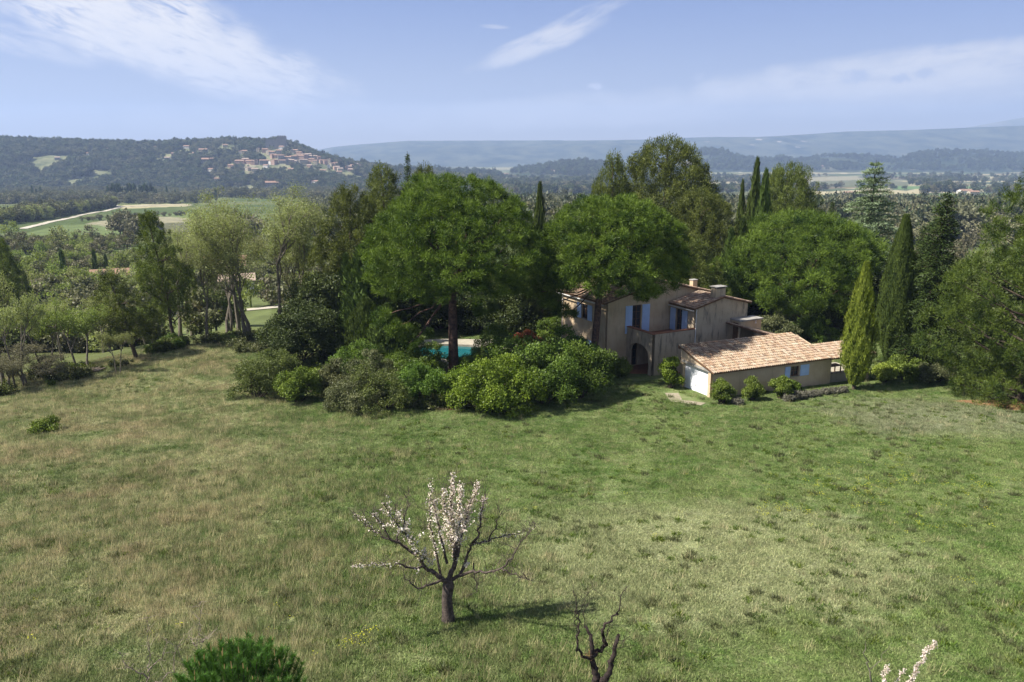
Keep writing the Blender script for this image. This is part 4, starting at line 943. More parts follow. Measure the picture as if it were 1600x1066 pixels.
# garden table under the lean-to roof
gm = Matrix.Translation((16.0, 61.1, -2.1)) @ Matrix.Rotation(GR, 4, 'Z')
T = empty('garden_table', gm @ Vector((14.2, 1.6, .1)), GR, 'dark wooden garden table on the covered terrace beside the garage', 'table')
mb = MB(); mb.box(-.8, .8, -.4, .4, .70, .75); mb.build('table_top', M['wood'], T)
for a_, b_ in ((-.7, -.32), (.7, -.32), (-.7, .32), (.7, .32)): mb = MB(); mb.box(a_ - .04, a_ + .04, b_ - .04, b_ + .04, 0, .699); mb.build('leg', M['wood'], T)

# ------------------------------------------------------------------ pool and paving
PC = (-5.6, 76.5)
def kidney(R, n=48, k=0.0):
    P = []
    for i in range(n):
        a = 2 * math.pi * i / n; r = 1 + .18 * math.cos(2 * a + .5) - .14 * math.exp(-((a - 4.4) / .6) ** 2)
        P.append((PC[0] + (R * r + k) * math.cos(a), PC[1] + (R * r + k) * 1.0 * math.sin(a)))
    return P
def ring_mesh(inner, outer, z, mb): 
    n = len(inner); V = [(x, y, z) for x, y in inner] + [(x, y, z) for x, y in outer]; mb.add(V, [(i, (i + 1) % n, n + (i + 1) % n, n + i) for i in range(n)])
pool = empty('swimming_pool', (0, 0, 0), 0, 'turquoise kidney-shaped pool behind the tall umbrella pine', 'pool')
PZ0 = -2.25
ki, ko = kidney(4.0), kidney(4.0, k=.45)
mb = MB(); n = len(ki); ring_mesh(ki, ko, PZ0 + .1, mb)
for q, z0, z1 in ((ki, PZ0 - .3, PZ0 + .1), (ko, PZ0 - .3, PZ0 + .1)):
    mb.add([(x, y, z0) for x, y in q] + [(x, y, z1) for x, y in q], [(i, (i + 1) % n, n + (i + 1) % n, n + i) for i in range(n)])
mb.build('coping', M['stone'], pool)
mb = MB(); mb.add([(x, y, PZ0 - .12) for x, y in ki] + [(PC[0], PC[1], PZ0 - .12)], [(i, (i + 1) % n, n) for i in range(n)]); mb.build('water', M['water'], pool)
mb = MB(); mb.add([(x, y, PZ0 - .14) for x, y in ki] + [(PC[0] + (x - PC[0]) * .9, PC[1] + (y - PC[1]) * .9, PZ0 - 1.5) for x, y in ki] , [(i, (i + 1) % n, n + (i + 1) % n, n + i) for i in range(n)])
mb.add([(PC[0] + (x - PC[0]) * .9, PC[1] + (y - PC[1]) * .9, PZ0 - 1.5) for x, y in ki] + [(PC[0], PC[1], PZ0 - 1.5)], [(i, (i + 1) % n, n) for i in range(n)]); mb.build('basin', M['liner'], pool)
mb = MB(); dk = [(x + (1.6 if x > PC[0] else 0) * 1.3, y) for x, y in kidney(4.0, k=2.6)]
ring_mesh(ko, dk, PZ0 + .05, mb); mb.add([(x, y, PZ0 - 1.6) for x, y in dk] + [(x, y, PZ0 + .05) for x, y in dk], [(i, (i + 1) % n, n + (i + 1) % n, n + i) for i in range(n)])
tag(mb.build('pool_terrace', M['deck']), kind='structure')
# ------------------------------------------------------------------ trees of the garden
def gz(x, y): return float(base_h(x, y))
def put(px, y, dz=0): p = spot(px, y, base_h); p.z += dz; return p
def hgt(px_top, y, p): return z_at(px_top, y) - p.z

p = put(709, 68.5); plant('umbrella_pine', stone_pine(hgt(272, 68.5, p), 7.7, 7.8, .42, 1500, low=[(-5.0, -.5, 5.0, 1.2), (-3.2, -1.2, 4.4, 1.1), (-6.2, .3, 5.7, 1.2), (-4.2, -1.8, 3.8, .8), (2.6, -1, 6.2, 1.1)], seed=3), p,
    'largest umbrella pine, rounded dark green crown over the swimming pool', rz=.3)
p = put(926, 68.8); plant('umbrella_pine', stone_pine(hgt(305, 68.8, p), 6.2, 8.1, .34, 1150, lean=(1.3, .3), low=[(-3.6, -.8, 6.9, 1.2), (-2.6, -1.3, 6.1, 1.0), (-4.7, .2, 7.6, 1.2), (-3.0, 0, 8.0, 1.2), (4.2, -2.2, 7.6, 1.0)], seed=13), p,
    'forked umbrella pine leaning over the left corner of the house', rz=0)
p = put(1243, 92); plant('umbrella_pine', stone_pine(hgt(332, 92, p), 9.3, 3.6, .45, 1000, lean=(.8, 0), rp=.72, nb=210, L=.34, W=.055, lob=.22, seed=23), p,
    'broad umbrella pine with a low dome crown behind the garage roof', rz=1)
AP = [aleppo_pine(22, 7.5, 1.0, 1900, .6, 90, top=.8, wide=.5, lean=(.5, 0), L=.26, W=.085, lob=.17, hole=.32, seed=31), aleppo_pine(17, 5.2, 1.0, 1100, .48, 80, top=.4, wide=.35, lob=.25, hole=.36, seed=41), aleppo_pine(14, 3.6, 3.2, 520, .42, 75, top=.5, wide=.4, lean=(-2.6, .4), lob=.25, hole=.42, seed=51)]
def crown_px(px, y, frac, pytop):
    # column of the foot of a tall tree whose crown is seen in column px
    p = put(px, y); h = hgt(pytop, y, p); z0 = y * CP + (CAMZ - p.z) * SP; return 800 + (px - 800) * (z0 - h * frac * SP) / z0
def ale(k, px, y, pytop, wpx, label, rz=0, nomH=None, group=None):
    px = crown_px(px, y, .7, pytop)
    p = put(px, y); h = hgt(pytop, y, p); H0, R0 = ((22, 7.5), (17, 5.2), (14, 3.6))[k]; zc = y * CP + (CAMZ - p.z) * SP
    r = wpx / 2 / FPX * zc; sx = r / R0
    return plant('aleppo_pine', AP[k], p, label, rz=rz, s=(sx, sx, h / H0), group=group)
ale(0, 1035, 105, 210, 170, 'tall domed olive-green pine, highest tree behind the house')
ale(1, 957, 103, 240, 95, 'narrow pointed pine on the left flank of the highest pine', 2)
ale(0, 1098, 98, 292, 130, 'shaded pine between the highest pine and the dark cypresses', 2.5)
ale(0, 1228, 112, 252, 125, 'bushy olive-green pine right of the two thin cypresses', 4)
ale(1, 1080, 88, 372, 110, 'low grey-green pine just above the chimneys of the house', 1)
ale(1, 600, 96, 258, 130, 'light green ragged pine left of the pointed fir', 3)
ale(1, 548, 88, 290, 135, 'light green pine between the leafing trees and the largest umbrella pine', 5)
ale(1, 665, 100, 258, 100, 'slim light pine right of the pointed fir', 5.5)
ale(1, 700, 108, 275, 100, 'pine tip showing behind the largest umbrella pine', .5)
ale(0, 850, 92, 372, 120, 'dark pine in the gap between the two front umbrella pines', 1.7)
ale(2, 262, 82, 333, 75, 'leaning olive-green pine standing alone at the edge of the slope', 0)
ale(2, 205, 77, 428, 85, 'small leaning pine left of the lone leaning pine', .2)
ale(1, 5, 120, 372, 60, 'dark pine beside the power pole', .2)

CF = [conifer(16, 2.3, .5, 34, 8, 120, droop=.2, layer=.9), conifer(17, 3.3, .6, 36, 10, 260, droop=.16, layer=.9, irregular=.3, power=.75)]
def con(k, px, y, pytop, wpx, label, name='fir_tree', rz=0, group=None):
    px = crown_px(px, y, .8, pytop)
    p = put(px, y); h = hgt(pytop, y, p); H0, R0 = ((16, 2.3), (17, 3.3))[k]; zc = y * CP + (CAMZ - p.z) * SP; sx = wpx / 2 / FPX * zc / R0
    return plant(name, CF[k], p, label, rz=rz, s=(sx, sx, h / H0), group=group)
con(0, 638, 97, 236, 34, 'pointed fir rising above the largest umbrella pine')
con(1, 1474, 70, 300, 104, 'dark layered fir between the big cypress and the right-hand pine')
con(1, 1443, 84, 352, 80, 'lower fir half hidden behind the dark layered fir', rz=2)
con(1, 1446, 73, 450, 100, 'spreading bushy fir at the foot of the layered fir', rz=4)
con(0, 1298, 118, 312, 30, 'small fir tip behind the broad umbrella pine')
p = put(crown_px(1364, 112, .8, 250), 112); plant('blue_cedar', conifer(hgt(250, 112, p), 7.4, 1, 34, 10, 330, 'cedar', droop=.03, layer=.5, L=.42, W=.13, irregular=.25, power=.75), p,
    'silvery blue-green cedar with tiered boughs behind the cypresses')
cyA = cypress(14, 1.75, 36000, flame=.15, L=.24, W=.08); cyB = cypress(9.5, 1.3, 20000, 'young_cypress', flame=.26, L=.22, W=.10, peak=.3); cyC = cypress(12, 1.0, 7000, flame=.75, L=.5, W=.15, tip=.97)
def cyp(m, H0, R0, px, y, pytop, wpx, label, rz=0, group=None, lean=0):
    p = put(px, y); h = hgt(pytop, y, p); zc = y * CP + (CAMZ - p.z) * SP; sx = wpx / 2 / FPX * zc / R0
    o = plant('cypress', m, p, label, rz=rz, s=(sx, sx, h / H0), group=group); o.rotation_euler.y = lean; return o
cyp(cyA, 14, 1.75, 1390, 72, 338, 52, 'big dark green cypress, the widest column right of the garage', lean=.0)
cyp(cyB, 9.5, 1.3, 1334, 64, 412, 42, 'golden-green cypress standing in front of the garage terrace', lean=.0)
for px, y, tp, wd, lb in [(842, 98, 292, 20, 'thin cypress tip between the two front umbrella pines'), (1166, 102, 255, 22, 'thin tall cypress right of the shaded pine'),
    (1180, 98, 272, 24, 'second thin cypress, close beside the thin tall one'), (1133, 92, 362, 26, 'black-green cypress behind the house chimney'), (1150, 95, 345, 26, 'dark cypress against the left side of the broad umbrella pine'),
    (1120, 96, 392, 20, 'short dark cypress above the wing roof'), (570, 80, 388, 44, 'ragged dark cypress beside the swimming pool'), (547, 84, 400, 30, 'dark ivy-clad cypress behind the ragged one'),
    (1147, 118, 288, 14, 'slender far cypress left of the thin tall one')]:
    cyp(cyC, 12, 1.0, px, y, tp, wd, lb, RG.random() * 6)
cjun = cypress(7, 2.2, 14000, flame=.5, L=.35, W=.14, peak=.25)
cyp(cjun, 7, 2.2, 612, 71, 478, 80, 'loose dark juniper at the left end of the pool')
cyp(cjun, 7, 2.2, 575, 73, 470, 60, 'dark juniper mass at the foot of the ragged cypress', 2)

# big pine at the right edge
p = put(1594, 60.5)
plant('spreading_pine', aleppo_pine(hgt(226, 60.5, p), 6.5, .0, 2300, .36, 95, top=.6, wide=.2, mat='right_pine', L=.27, W=.042, ob=1.2, fl=.0, lob=.38, hole=.43, seed=61, limbs=80, kt=7.5), p, 'huge pine at the right edge with boughs down to the grass')

# spring trees along the left edge
BL = [broadleaf(17, 5.0, 2.2, 2, 60, 4, 'spring', cl=1.0), broadleaf(16, 4.2, 2.6, 1, 90, 4, 'spring', cl=1.0), broadleaf(6, 2.6, 1.0, 2, 90, 3, 'spring_bright', .12, spread=.7, cl=.5), broadleaf(6, 2.8, 1.0, 2, 90, 3, 'spring', .12, spread=.7, cl=.5),
      broadleaf(8, 3.6, 1.2, 2, 50, 4, 'wood2', .15, spread=.7, cl=.6)]
BH = [(17, 5.0), (16, 4.2), (6, 2.6), (6, 2.8), (8, 3.6)]
def bl(k, px, y, pytop, wpx, label, rz=0, group=None, name='leafing_tree', lean=0):
    p = put(px, y); h = hgt(pytop, y, p); H0, R0 = BH[k]; zc = y * CP + (CAMZ - p.z) * SP; sx = wpx / 2 / FPX * zc / R0
    o = plant(name, BL[k], p, label, rz=rz, s=(sx, sx, h / H0), group=group); o.rotation_euler.y = lean; return o
bl(0, 398, 86, 296, 150, 'tallest leafing tree, pale green crown above the holm oak', 0)
bl(1, 440, 90, 292, 130, 'tall pale leafing tree at the right of its clump', 2)
bl(0, 352, 88, 318, 120, 'pale leafing tree with dark forked trunks in the middle of its clump', 3.6)
bl(1, 284, 96, 350, 110, 'pale leafing tree between the lone leaning pine and the clump', 2.2)
bl(0, 462, 101, 300, 130, 'pale leafing tree behind the right of its clump', 1.1)
bl(1, 325, 84, 352, 100, 'thinner leafing tree at the left of its clump', 1)
bl(1, 372, 92, 306, 130, 'leafing tree set behind the tallest one', 5)
bl(1, 480, 96, 312, 110, 'leafing tree merging into the light pine', 4)
bl(1, 300, 104, 372, 110, 'leafing tree beyond the lone leaning pine', 4.4)
for px, y, tp, wd, lb, k in [(128, 71, 470, 95, 'small leafing tree with a crooked thin trunk', 2), (28, 66, 468, 90, 'bright leafing tree beside the power pole', 3), (70, 74, 480, 90, 'bright leafing tree second from the left edge', 2),
    (160, 84, 470, 70, 'leafing tree behind the small leaning pine', 3), (100, 88, 470, 90, 'leafing tree down the slope at the left', 3), (235, 92, 470, 70, 'leafing tree just below the lone leaning pine', 2),
    (-30, 70, 440, 110, 'leafing tree cut by the left edge', 3), (185, 70, 520, 50, 'low leafing thicket by the small leaning pine', 3), (45, 67, 540, 90, 'low dark thicket at the left edge of the meadow', 4),
    (90, 68, 555, 80, 'low thicket between the two left trees', 4), (10, 64, 560, 60, 'scrubby thicket at the foot of the power pole', 4)]:
    bl(k, px, y, tp, wd, lb, RG.random() * 6)
p = put(474, 72); plant('holm_oak', shrub(3.1, 3.0, 6.2, 24, 16, 90, 'oak', .18, rp=.55, ragged=.25, low=-.5), p + Vector((0, 0, .6)), 'dark round holm oak at the edge of the shrubbery')

# ------------------------------------------------------------------ shrubs
def shr(name, px, y, wpx, hpx, label, mat, cat='shrub', d=1.0, nl=14, npf=10, nb=80, leaf=.14, rp=.35, rag=.2, dy=None, m_=None, group=None, parts=('stems', 'foliage')):
    p = put(px, y); zc = y * CP + (CAMZ - p.z) * SP; rx = wpx / 2 / FPX * zc; h = hpx / FPX * zc / .96
    mm = m_ or shrub(rx, dy or rx * d, h, nl, npf, nb, mat, leaf, rp=rp, ragged=rag)
    return plant(name, mm, p, label, cat, group, parts=parts)
# the laurel thicket: several bushes grown together
for px, y, wd, hp, lb, mt in [(780, 56.5, 130, 78, 'bright green laurel bush at the front of the big thicket', 'laurel'), (735, 59, 80, 62, 'bright laurel bush at the left end of the big thicket', 'laurel'),
    (850, 59.5, 120, 84, 'dark laurel bush in the middle of the big thicket', 'laurel_dark'), (905, 61.5, 100, 85, 'dark laurel bush at the right end of the big thicket', 'laurel_dark'), (815, 62.5, 120, 80, 'tall laurel bush at the back of the big thicket', 'laurel_dark'),
    (880, 66, 100, 75, 'laurel bush behind the thicket, before the red-leaved shrub', 'laurel_dark'), (750, 61.5, 80, 48, 'low laurel between the thicket and the pine trunk', 'laurel')]:
    shr('laurel_bush', px, y, wd, hp, lb, mt, nl=22, npf=14, nb=60, leaf=.17, rp=.42, rag=.3)
shr('clipped_bush', 777, 69, 78, 84, 'rounded mid-green bush behind the laurel thicket', 'box', nl=16, npf=12, nb=70)
shr('red_leaved_shrub', 826, 78, 44, 40, 'red-leaved shrub left of the house', 'red', nl=10, npf=9)
shr('scrub_bush', 400, 61.5, 80, 58, 'grey-green scrub bush at the left end of the shrubbery', 'scrub', rag=.4, leaf=.12)
shr('green_bush', 465, 60, 66, 52, 'fresh green bush beside the grey-green scrub', 'box', rag=.3)
shr('scrub_bush', 432, 66, 80, 55, 'olive scrub bush behind the fresh green bush', 'scrub', rag=.35)
shr('broom_bush', 552, 57.5, 90, 42, 'low olive-brown broom spreading over the grass', 'greyscrub', rag=.5, leaf=.13)
shr('scrub_bush', 600, 57.5, 95, 62, 'dull green scrub bush in front of the junipers', 'scrub', rag=.4, leaf=.12)
shr('scrub_bush', 655, 58.5, 88, 72, 'dark scrub bush left of the bare red earth', 'laurel_dark', rag=.35, leaf=.13)
shr('grey_bush', 585, 61.5, 70, 68, 'silvery grey bush in the middle of the shrubbery', 'greyscrub', rag=.4, leaf=.12)
shr('green_bush', 640, 63, 90, 56, 'bright green bush below the pool', 'laurel_dark', rag=.35)
shr('dark_bush', 660, 68.0, 76, 54, 'dark bush standing against the pool edge', 'laurel_dark', rag=.4)
shr('dark_bush', 745, 68.5, 56, 36, 'low dark bush right of the umbrella pine trunk', 'laurel_dark', rag=.4)
shr('scrub_bush', 520, 62, 60, 45, 'tangled scrub beside the dead branches', 'greyscrub', rag=.5)
shr('scrub_bush', 560, 66, 90, 60, 'dark scrub under the ragged cypress', 'laurel_dark', rag=.4)
shr('climbing_shrub', 1047, 64.4, 30, 56, 'bright green shrub against the left side of the garage', 'laurel', nl=12, npf=10, rp=.28)
for px, y, wd, hp, lb in [(1127, 59.5, 34, 40, 'round bush at the corner of the garage doors'), (1175, 60.5, 33, 38, 'round bush in the middle of the garage wall'), (1220, 61, 33, 42, 'round bush just left of the garage window')]:
    shr('round_bush', px, y, wd, hp, lb, 'box', nl=12, npf=11, nb=70, rp=.25, rag=.08, leaf=.12, group='round bushes along the garage wall')
shr('small_bush', 1240, 61.8, 20, 26, 'dark small bush below the garage window shutter', 'laurel_dark', nl=7, npf=8, rp=.22)
shr('yellow_bush', 1381, 66.5, 34, 32, 'yellow-green bush at the foot of the big cypress', 'young_cypress', nl=9, npf=9)
shr('scrub_bush', 1412, 67.5, 60, 34, 'mid-green bush right of the yellow-green one', 'box', nl=10)
shr('scrub_bush', 1455, 66.5, 55, 30, 'grey scrub at the edge of the meadow near the big pine', 'greyscrub', nl=10, rag=.4)
shr('hedge_bush', 1210, 84, 70, 45, 'pale grey-green bush behind the garage roof', 'greyscrub', nl=12, rag=.3, leaf=.16)
shr('hedge_bush', 1262, 86, 80, 34, 'dark bush below the broad umbrella pine', 'laurel_dark', nl=12, leaf=.16)
shr('green_bush', 965, 68.5, 40, 26, 'low green bush at the front corner of the house', 'box', nl=9)
shr('hedge_bush', 870, 80, 60, 60, 'dark bush left of the house', 'laurel_dark', nl=12, leaf=.16)
shr('scrub_bush', 270, 81, 40, 16, 'dark ground scrub at the foot of the lone leaning pine', 'laurel_dark', nl=8, rag=.5)
shr('scrub_bush', 70, 50.5, 34, 14, 'green weed clump in the left of the meadow', 'box', nl=6, npf=6, rag=.5)
lav = shrub(.5, .45, .5, 8, 7, 45, 'lavender', .1, rp=.16, ragged=.2)
for px, y in [(1238, 60.6), (1250, 60.9), (1262, 61.5), (1275, 61.9), (1288, 62.4), (1302, 62.6), (1316, 63), (1152, 58.9), (1232, 60.2)]:
    plant('lavender_bush', lav, put(px, y), 'small grey lavender bush in the bed below the garage wall', 'shrub', 'lavender bushes in the bed below the garage wall', RG.random() * 6, RG.uniform(.8, 1.25), ('stems', 'foliage'))

# dark mass of trees that closes the garden behind house and pool
DK = [shrub(3.5, 3.5, 7, 20, 12, 70, 'oak', .24, rp=.7, ragged=.3, low=-.3), shrub(3.2, 3.2, 6, 18, 12, 70, 'scrub', .22, rp=.65, ragged=.35, low=-.3)]
for px, y, sz, k, lb in [(800, 88, 1.0, 0, 'dark evergreen oak behind the red-leaved shrub'), (745, 92, 1.0, 0, 'dark evergreen oak beyond the pool'), (690, 94, 1.1, 1, 'olive tree-like bush beyond the pool'), (860, 96, 1.3, 0, 'dark evergreen oak behind the gap between umbrella pines'),
    (640, 90, 1.1, 0, 'dark evergreen oak left of the pool'), (1180, 98, 1.1, 0, 'dark evergreen oak behind the annex'), (1310, 96, 1.2, 0, 'dark evergreen oak right of the broad umbrella pine'), (1350, 88, 1.1, 0, 'dark evergreen oak between the two cypresses'),
    (1420, 92, 1.3, 0, 'dark evergreen oak behind the big cypress'), (520, 84, 1.1, 0, 'dark evergreen oak behind the holm oak'), (500, 92, 1.2, 1, 'olive bush behind the holm oak'), (1540, 84, 1.5, 1, 'olive bush behind the right-hand pine'),
    (1590, 78, 1.4, 0, 'dark evergreen oak behind the right-hand pine'), (1130, 104, 1.3, 0, 'dark evergreen oak behind the wing roof'), (590, 100, 1.3, 0, 'dark evergreen oak under the pointed fir'), (1640, 84, 1.6, 1, 'olive bush at the right edge')]:
    plant('evergreen_oak', DK[k], put(px, y), lb, rz=RG.random() * 6, s=sz)

# ------------------------------------------------------------------ almond trees in the meadow
def px_tree(px0, y0, ppm_at=None):
    p = put(px0, y0); zc = y0 * CP + (CAMZ - p.z) * SP; k = zc / FPX; dep = math.atan2(CAMZ - p.z, y0)
    def f(px, py, dy=0.0):
        # offsets read off the photograph turned into metres in the upright plane of the tree
        return ((px - px0) * k * (1 + dy / zc), dy, z_at(py, y0 + dy) - p.z)
    return p, f
def shoot(mb, P, r0, r1, sides=5): mb.tube(P, np.linspace(r0, r1, len(P)), sides)
p, f = px_tree(700, 24.6)
A = empty('blossoming_almond', p, 0, 'gnarled almond tree with white blossom on its upright shoots', 'tree')
tb = MB(); fk = f(702, 914)
tb.tube([f(701, 985), f(700, 962), f(699, 935), fk, f(703, 905)], [.30, .21, .18, .20, .12], 12)
BR = []
def br(pts, r0, r1, sides=7):
    P = [np.array(f(*q)) for q in pts]; n = 4; Q = []
    for a_, b_ in zip(P, P[1:]):
        for i in range(n): Q.append(a_ + (b_ - a_) * i / n)
    Q.append(P[-1]); Q = np.array(Q); Q[1:-1] += RG.normal(0, .03, (len(Q) - 2, 3)); tb.tube(Q, np.linspace(r0, r1, len(Q)), sides); BR.append((Q, r1)); return Q
br([(702, 914, 0), (688, 900, -.1), (667, 886, -.2), (652, 856, -.3), (635, 830, -.4), (620, 805, -.5), (610, 788, -.5)], .09, .006)
br([(667, 886, -.2), (650, 888, -.5), (628, 883, -.8), (600, 884, -1.1), (562, 886, -1.5)], .05, .006)
br([(660, 872, -.2), (640, 858, .2), (622, 847, .5), (600, 838, .8), (581, 825, .9), (570, 812, 1), (557, 805, 1.1)], .055, .006)
br([(640, 858, .2), (618, 843, -.2), (598, 812, -.2), (590, 803, -.2)], .04, .01)
br([(703, 908, 0), (712, 880, .1), (712, 850, .1), (708, 820, 0), (698, 790, .1), (698, 766, .1)], .10, .012)
br([(712, 860, .1), (709, 820, .3), (706, 780, .4), (710, 742, .5)], .07, .01)
br([(712, 875, .1), (718, 830, -.2), (722, 790, -.2), (725, 757, -.2)], .07, .01)
br([(716, 870, 0), (724, 830, .2), (736, 790, .3), (747, 754, .4)], .07, .01)
br([(705, 905, 0), (720, 900, .1), (728, 880, .3), (735, 852, .4), (762, 844, .6), (795, 836, .9), (830, 825, 1.2)], .07, .006)
br([(720, 900, 0), (740, 893, -.3), (765, 895, -.6), (788, 888, -.8), (806, 865, -.8), (823, 842, -.9), (835, 815, -1)], .055, .005)
br([(735, 852, .4), (748, 838, .2), (752, 815, 0), (756, 788, 0), (760, 776, 0)], .05, .008)
br([(788, 888, -.8), (800, 897, -1), (820, 902, -1.2), (835, 908, -1.3)], .03, .006)
br([(700, 905, 0), (680, 912, -.5), (660, 918, -1), (640, 905, -1.4)], .06, .01)
br([(690, 900, .1), (680, 850, .4), (672, 815, .5), (676, 753, .6)], .05, .008)
br([(700, 880, .1), (692, 830, -.3), (686, 800, -.4), (686, 781, -.4)], .05, .008)
br([(740, 880, .3), (745, 905, -.2), (748, 925, -.4)], .03, .006)
br([(762, 844, .6), (775, 820, .4), (780, 800, .3)], .03, .006)
br([(635, 830, -.4), (640, 800, -.2), (645, 772, 0)], .03, .005)
br([(622, 847, .5), (628, 812, .5), (622, 790, .5)], .03, .005)
TW = []
for Q, r in list(BR):
    n = len(Q)
    for i in range(max(2, n // 3), n):
        for _ in range(4):
            d = unit(RG.normal(size=3) + np.array([0, 0, .9])); ln = RG.uniform(.2, .75); e = Q[i] + d * ln; tb.tube([Q[i], (Q[i] + e) / 2 + RG.normal(0, .04, 3), e], [.009, .006, .002], 3); TW.append((Q[i], e))
            if RG.random() < .8: g_ = Q[i] + d * ln * .6; e2 = g_ + unit(RG.normal(size=3) + np.array([0, 0, .6])) * RG.uniform(.12, .35); tb.tube([g_, e2], [.005, .002], 3); TW.append((g_, e2))
tr = tb.build('trunk', M['almond_bark'], A, smooth=True)
Lf = Leaves()
def blossom_on(P, n, r, sz=.055):
    P = np.asarray(P); m_ = len(P) - 1; s_ = RG.random(n) * m_; i = np.minimum(s_.astype(int), m_ - 1); q = P[i] + (P[i + 1] - P[i]) * (s_ - i)[:, None]
    d = rdir(n); Lf.add(q + d * r * RG.random((n, 1)), rdir(n), d + RG.normal(0, .4, (n, 3)), sz * RG.uniform(.7, 1.4, n), sz * RG.uniform(.7, 1.3, n), RG.random(n))
for k, n in ((4, 900), (5, 850), (6, 850), (7, 900), (13, 420), (14, 500)): Q = BR[k][0]; blossom_on(Q[int(len(Q) * .2):], n, .14)
ctw = [q for q in TW if abs(q[0][0]) < .75 and .9 < q[0][2] < 4.0]
for a_, b_ in ctw[:110]: blossom_on([a_, b_], 22, .06)
for k, n in ((0, 170), (1, 240), (2, 200), (3, 80), (8, 160), (10, 160)): Q = BR[k][0]; blossom_on(Q[len(Q) // 2:], n, .10)
for a_, b_ in TW[:90]: blossom_on([a_, b_], 12, .05)
link('blossom', Lf.mesh('blossom', M['blossom'], True), A, 'stuff')
Lf = Leaves()
for k in (0, 1, 2, 4, 8): Q = BR[k][0]; blossom_on(Q[len(Q) // 2:], 170, .2, .05)
for a_, b_ in TW[:40]: blossom_on([a_, b_], 8, .05)
link('young_leaves', Lf.mesh('young_leaves', M['spring_bright'], True), A, 'stuff')

# the pruned tree at the bottom
p, f = px_tree(928, 20.2); B = empty('pruned_tree', p, 0, 'pruned bare tree with dark stubby limbs at the bottom edge', 'tree'); tb = MB(); BR = []; TW = []
def z2(x, y, d=0): return (850 + x / 5.333, 900 + y / 5.333, d)
br([(928, 1130, 0), (929, 1095, 0), (928, 1072, 0), z2(430, 860)], .16, .12, 10)
br([z2(430, 860), z2(415, 780), z2(395, 700), z2(400, 600), z2(375, 500, .1), z2(330, 420, .2)], .11, .035)
br([z2(430, 860), z2(480, 880, -.1), z2(535, 800, -.2), z2(550, 700, -.2), z2(580, 600, -.2), z2(598, 490, -.2)], .11, .05)
br([z2(390, 670), z2(450, 630, .1), z2(500, 570, .2), z2(480, 500, .2), z2(480, 440, .2), z2(540, 360, .3), z2(600, 300, .3), z2(620, 170, .3), z2(670, 90, .4)], .07, .006)
br([z2(390, 690), z2(310, 665, -.1), z2(262, 610, -.2), z2(270, 500, -.2), z2(280, 400, -.2), z2(255, 300, -.2), z2(240, 200, -.2), z2(225, 90, -.2)], .045, .005)
br([z2(330, 420, .2), z2(345, 200, .2), z2(382, 80, .2)], .012, .004)
br([z2(262, 300, -.2), z2(310, 210, 0), z2(380, 90, .1)], .014, .004)
br([z2(580, 640, -.2), z2(640, 580, 0), z2(690, 480, .1)], .015, .004); br([z2(480, 590, .2), z2(510, 460, 0), z2(520, 400, 0)], .015, .005)
br([z2(270, 500, -.2), z2(235, 400, -.3), z2(238, 320, -.3), z2(262, 305, -.2)], .014, .006)
for Q, r in list(BR)[1:]:
    for i in range(3, len(Q)):
        d = unit(RG.normal(size=3) + np.array([0, 0, .5])); e = Q[i] + d * RG.uniform(.15, .5); tb.tube([Q[i], e], [.008, .003], 3)
tb.build('trunk', M['dark_bark'], B, smooth=True)
mb = MB()
for q in range(40):
    a_ = np.array(f(*z2(390 + RG.normal() * 30, 660 + RG.normal() * 15))); d = unit(RG.normal(size=3) * np.array([1, 1, .3])); mb.tube([a_, a_ + d * RG.uniform(.1, .3)], [.006, .002], 3)
mb.build('suckers', M['needle_litter'], B, 'stuff')

# blossoming shoots bottom right
p, f = px_tree(1400, 18.5); B = empty('small_blossoming_tree', p, 0, 'small tree top with two blossom-covered shoots at the bottom right', 'tree'); tb = MB(); BR = []
br([(1395, 1260, 0), (1398, 1180, 0), (1402, 1120, 0)], .09, .06); br([(1402, 1120, 0), (1408, 1085, 0), (1418, 1055, .1), (1432, 1030, .2), (1447, 1002, .2)], .04, .008)
br([(1402, 1120, 0), (1385, 1090, .2), (1379, 1065, .2), (1378, 1040, .2)], .03, .006); br([(1398, 1140, 0), (1352, 1070, -.1), (1342, 1045, -.1), (1333, 1022, -.1), (1331, 1000, -.1)], .03, .004)
br([(1345, 1045, -.1), (1362, 1025, 0), (1376, 1003, 0)], .009, .003); br([(1385, 1090, .2), (1400, 1060, .2), (1408, 1045, .2)], .01, .003)
br([(1402, 1120, 0), (1480, 1100, 0), (1500, 1075, .1)], .03, .01)
tb.build('trunk', M['pale_bark'], B, smooth=True); Lf = Leaves()
for k, n, r in ((1, 900, .075), (2, 500, .07), (5, 90, .05)): blossom_on(BR[k][0], n, r, .045)
link('blossom', Lf.mesh('blossom', M['blossom'], True), B, 'stuff')

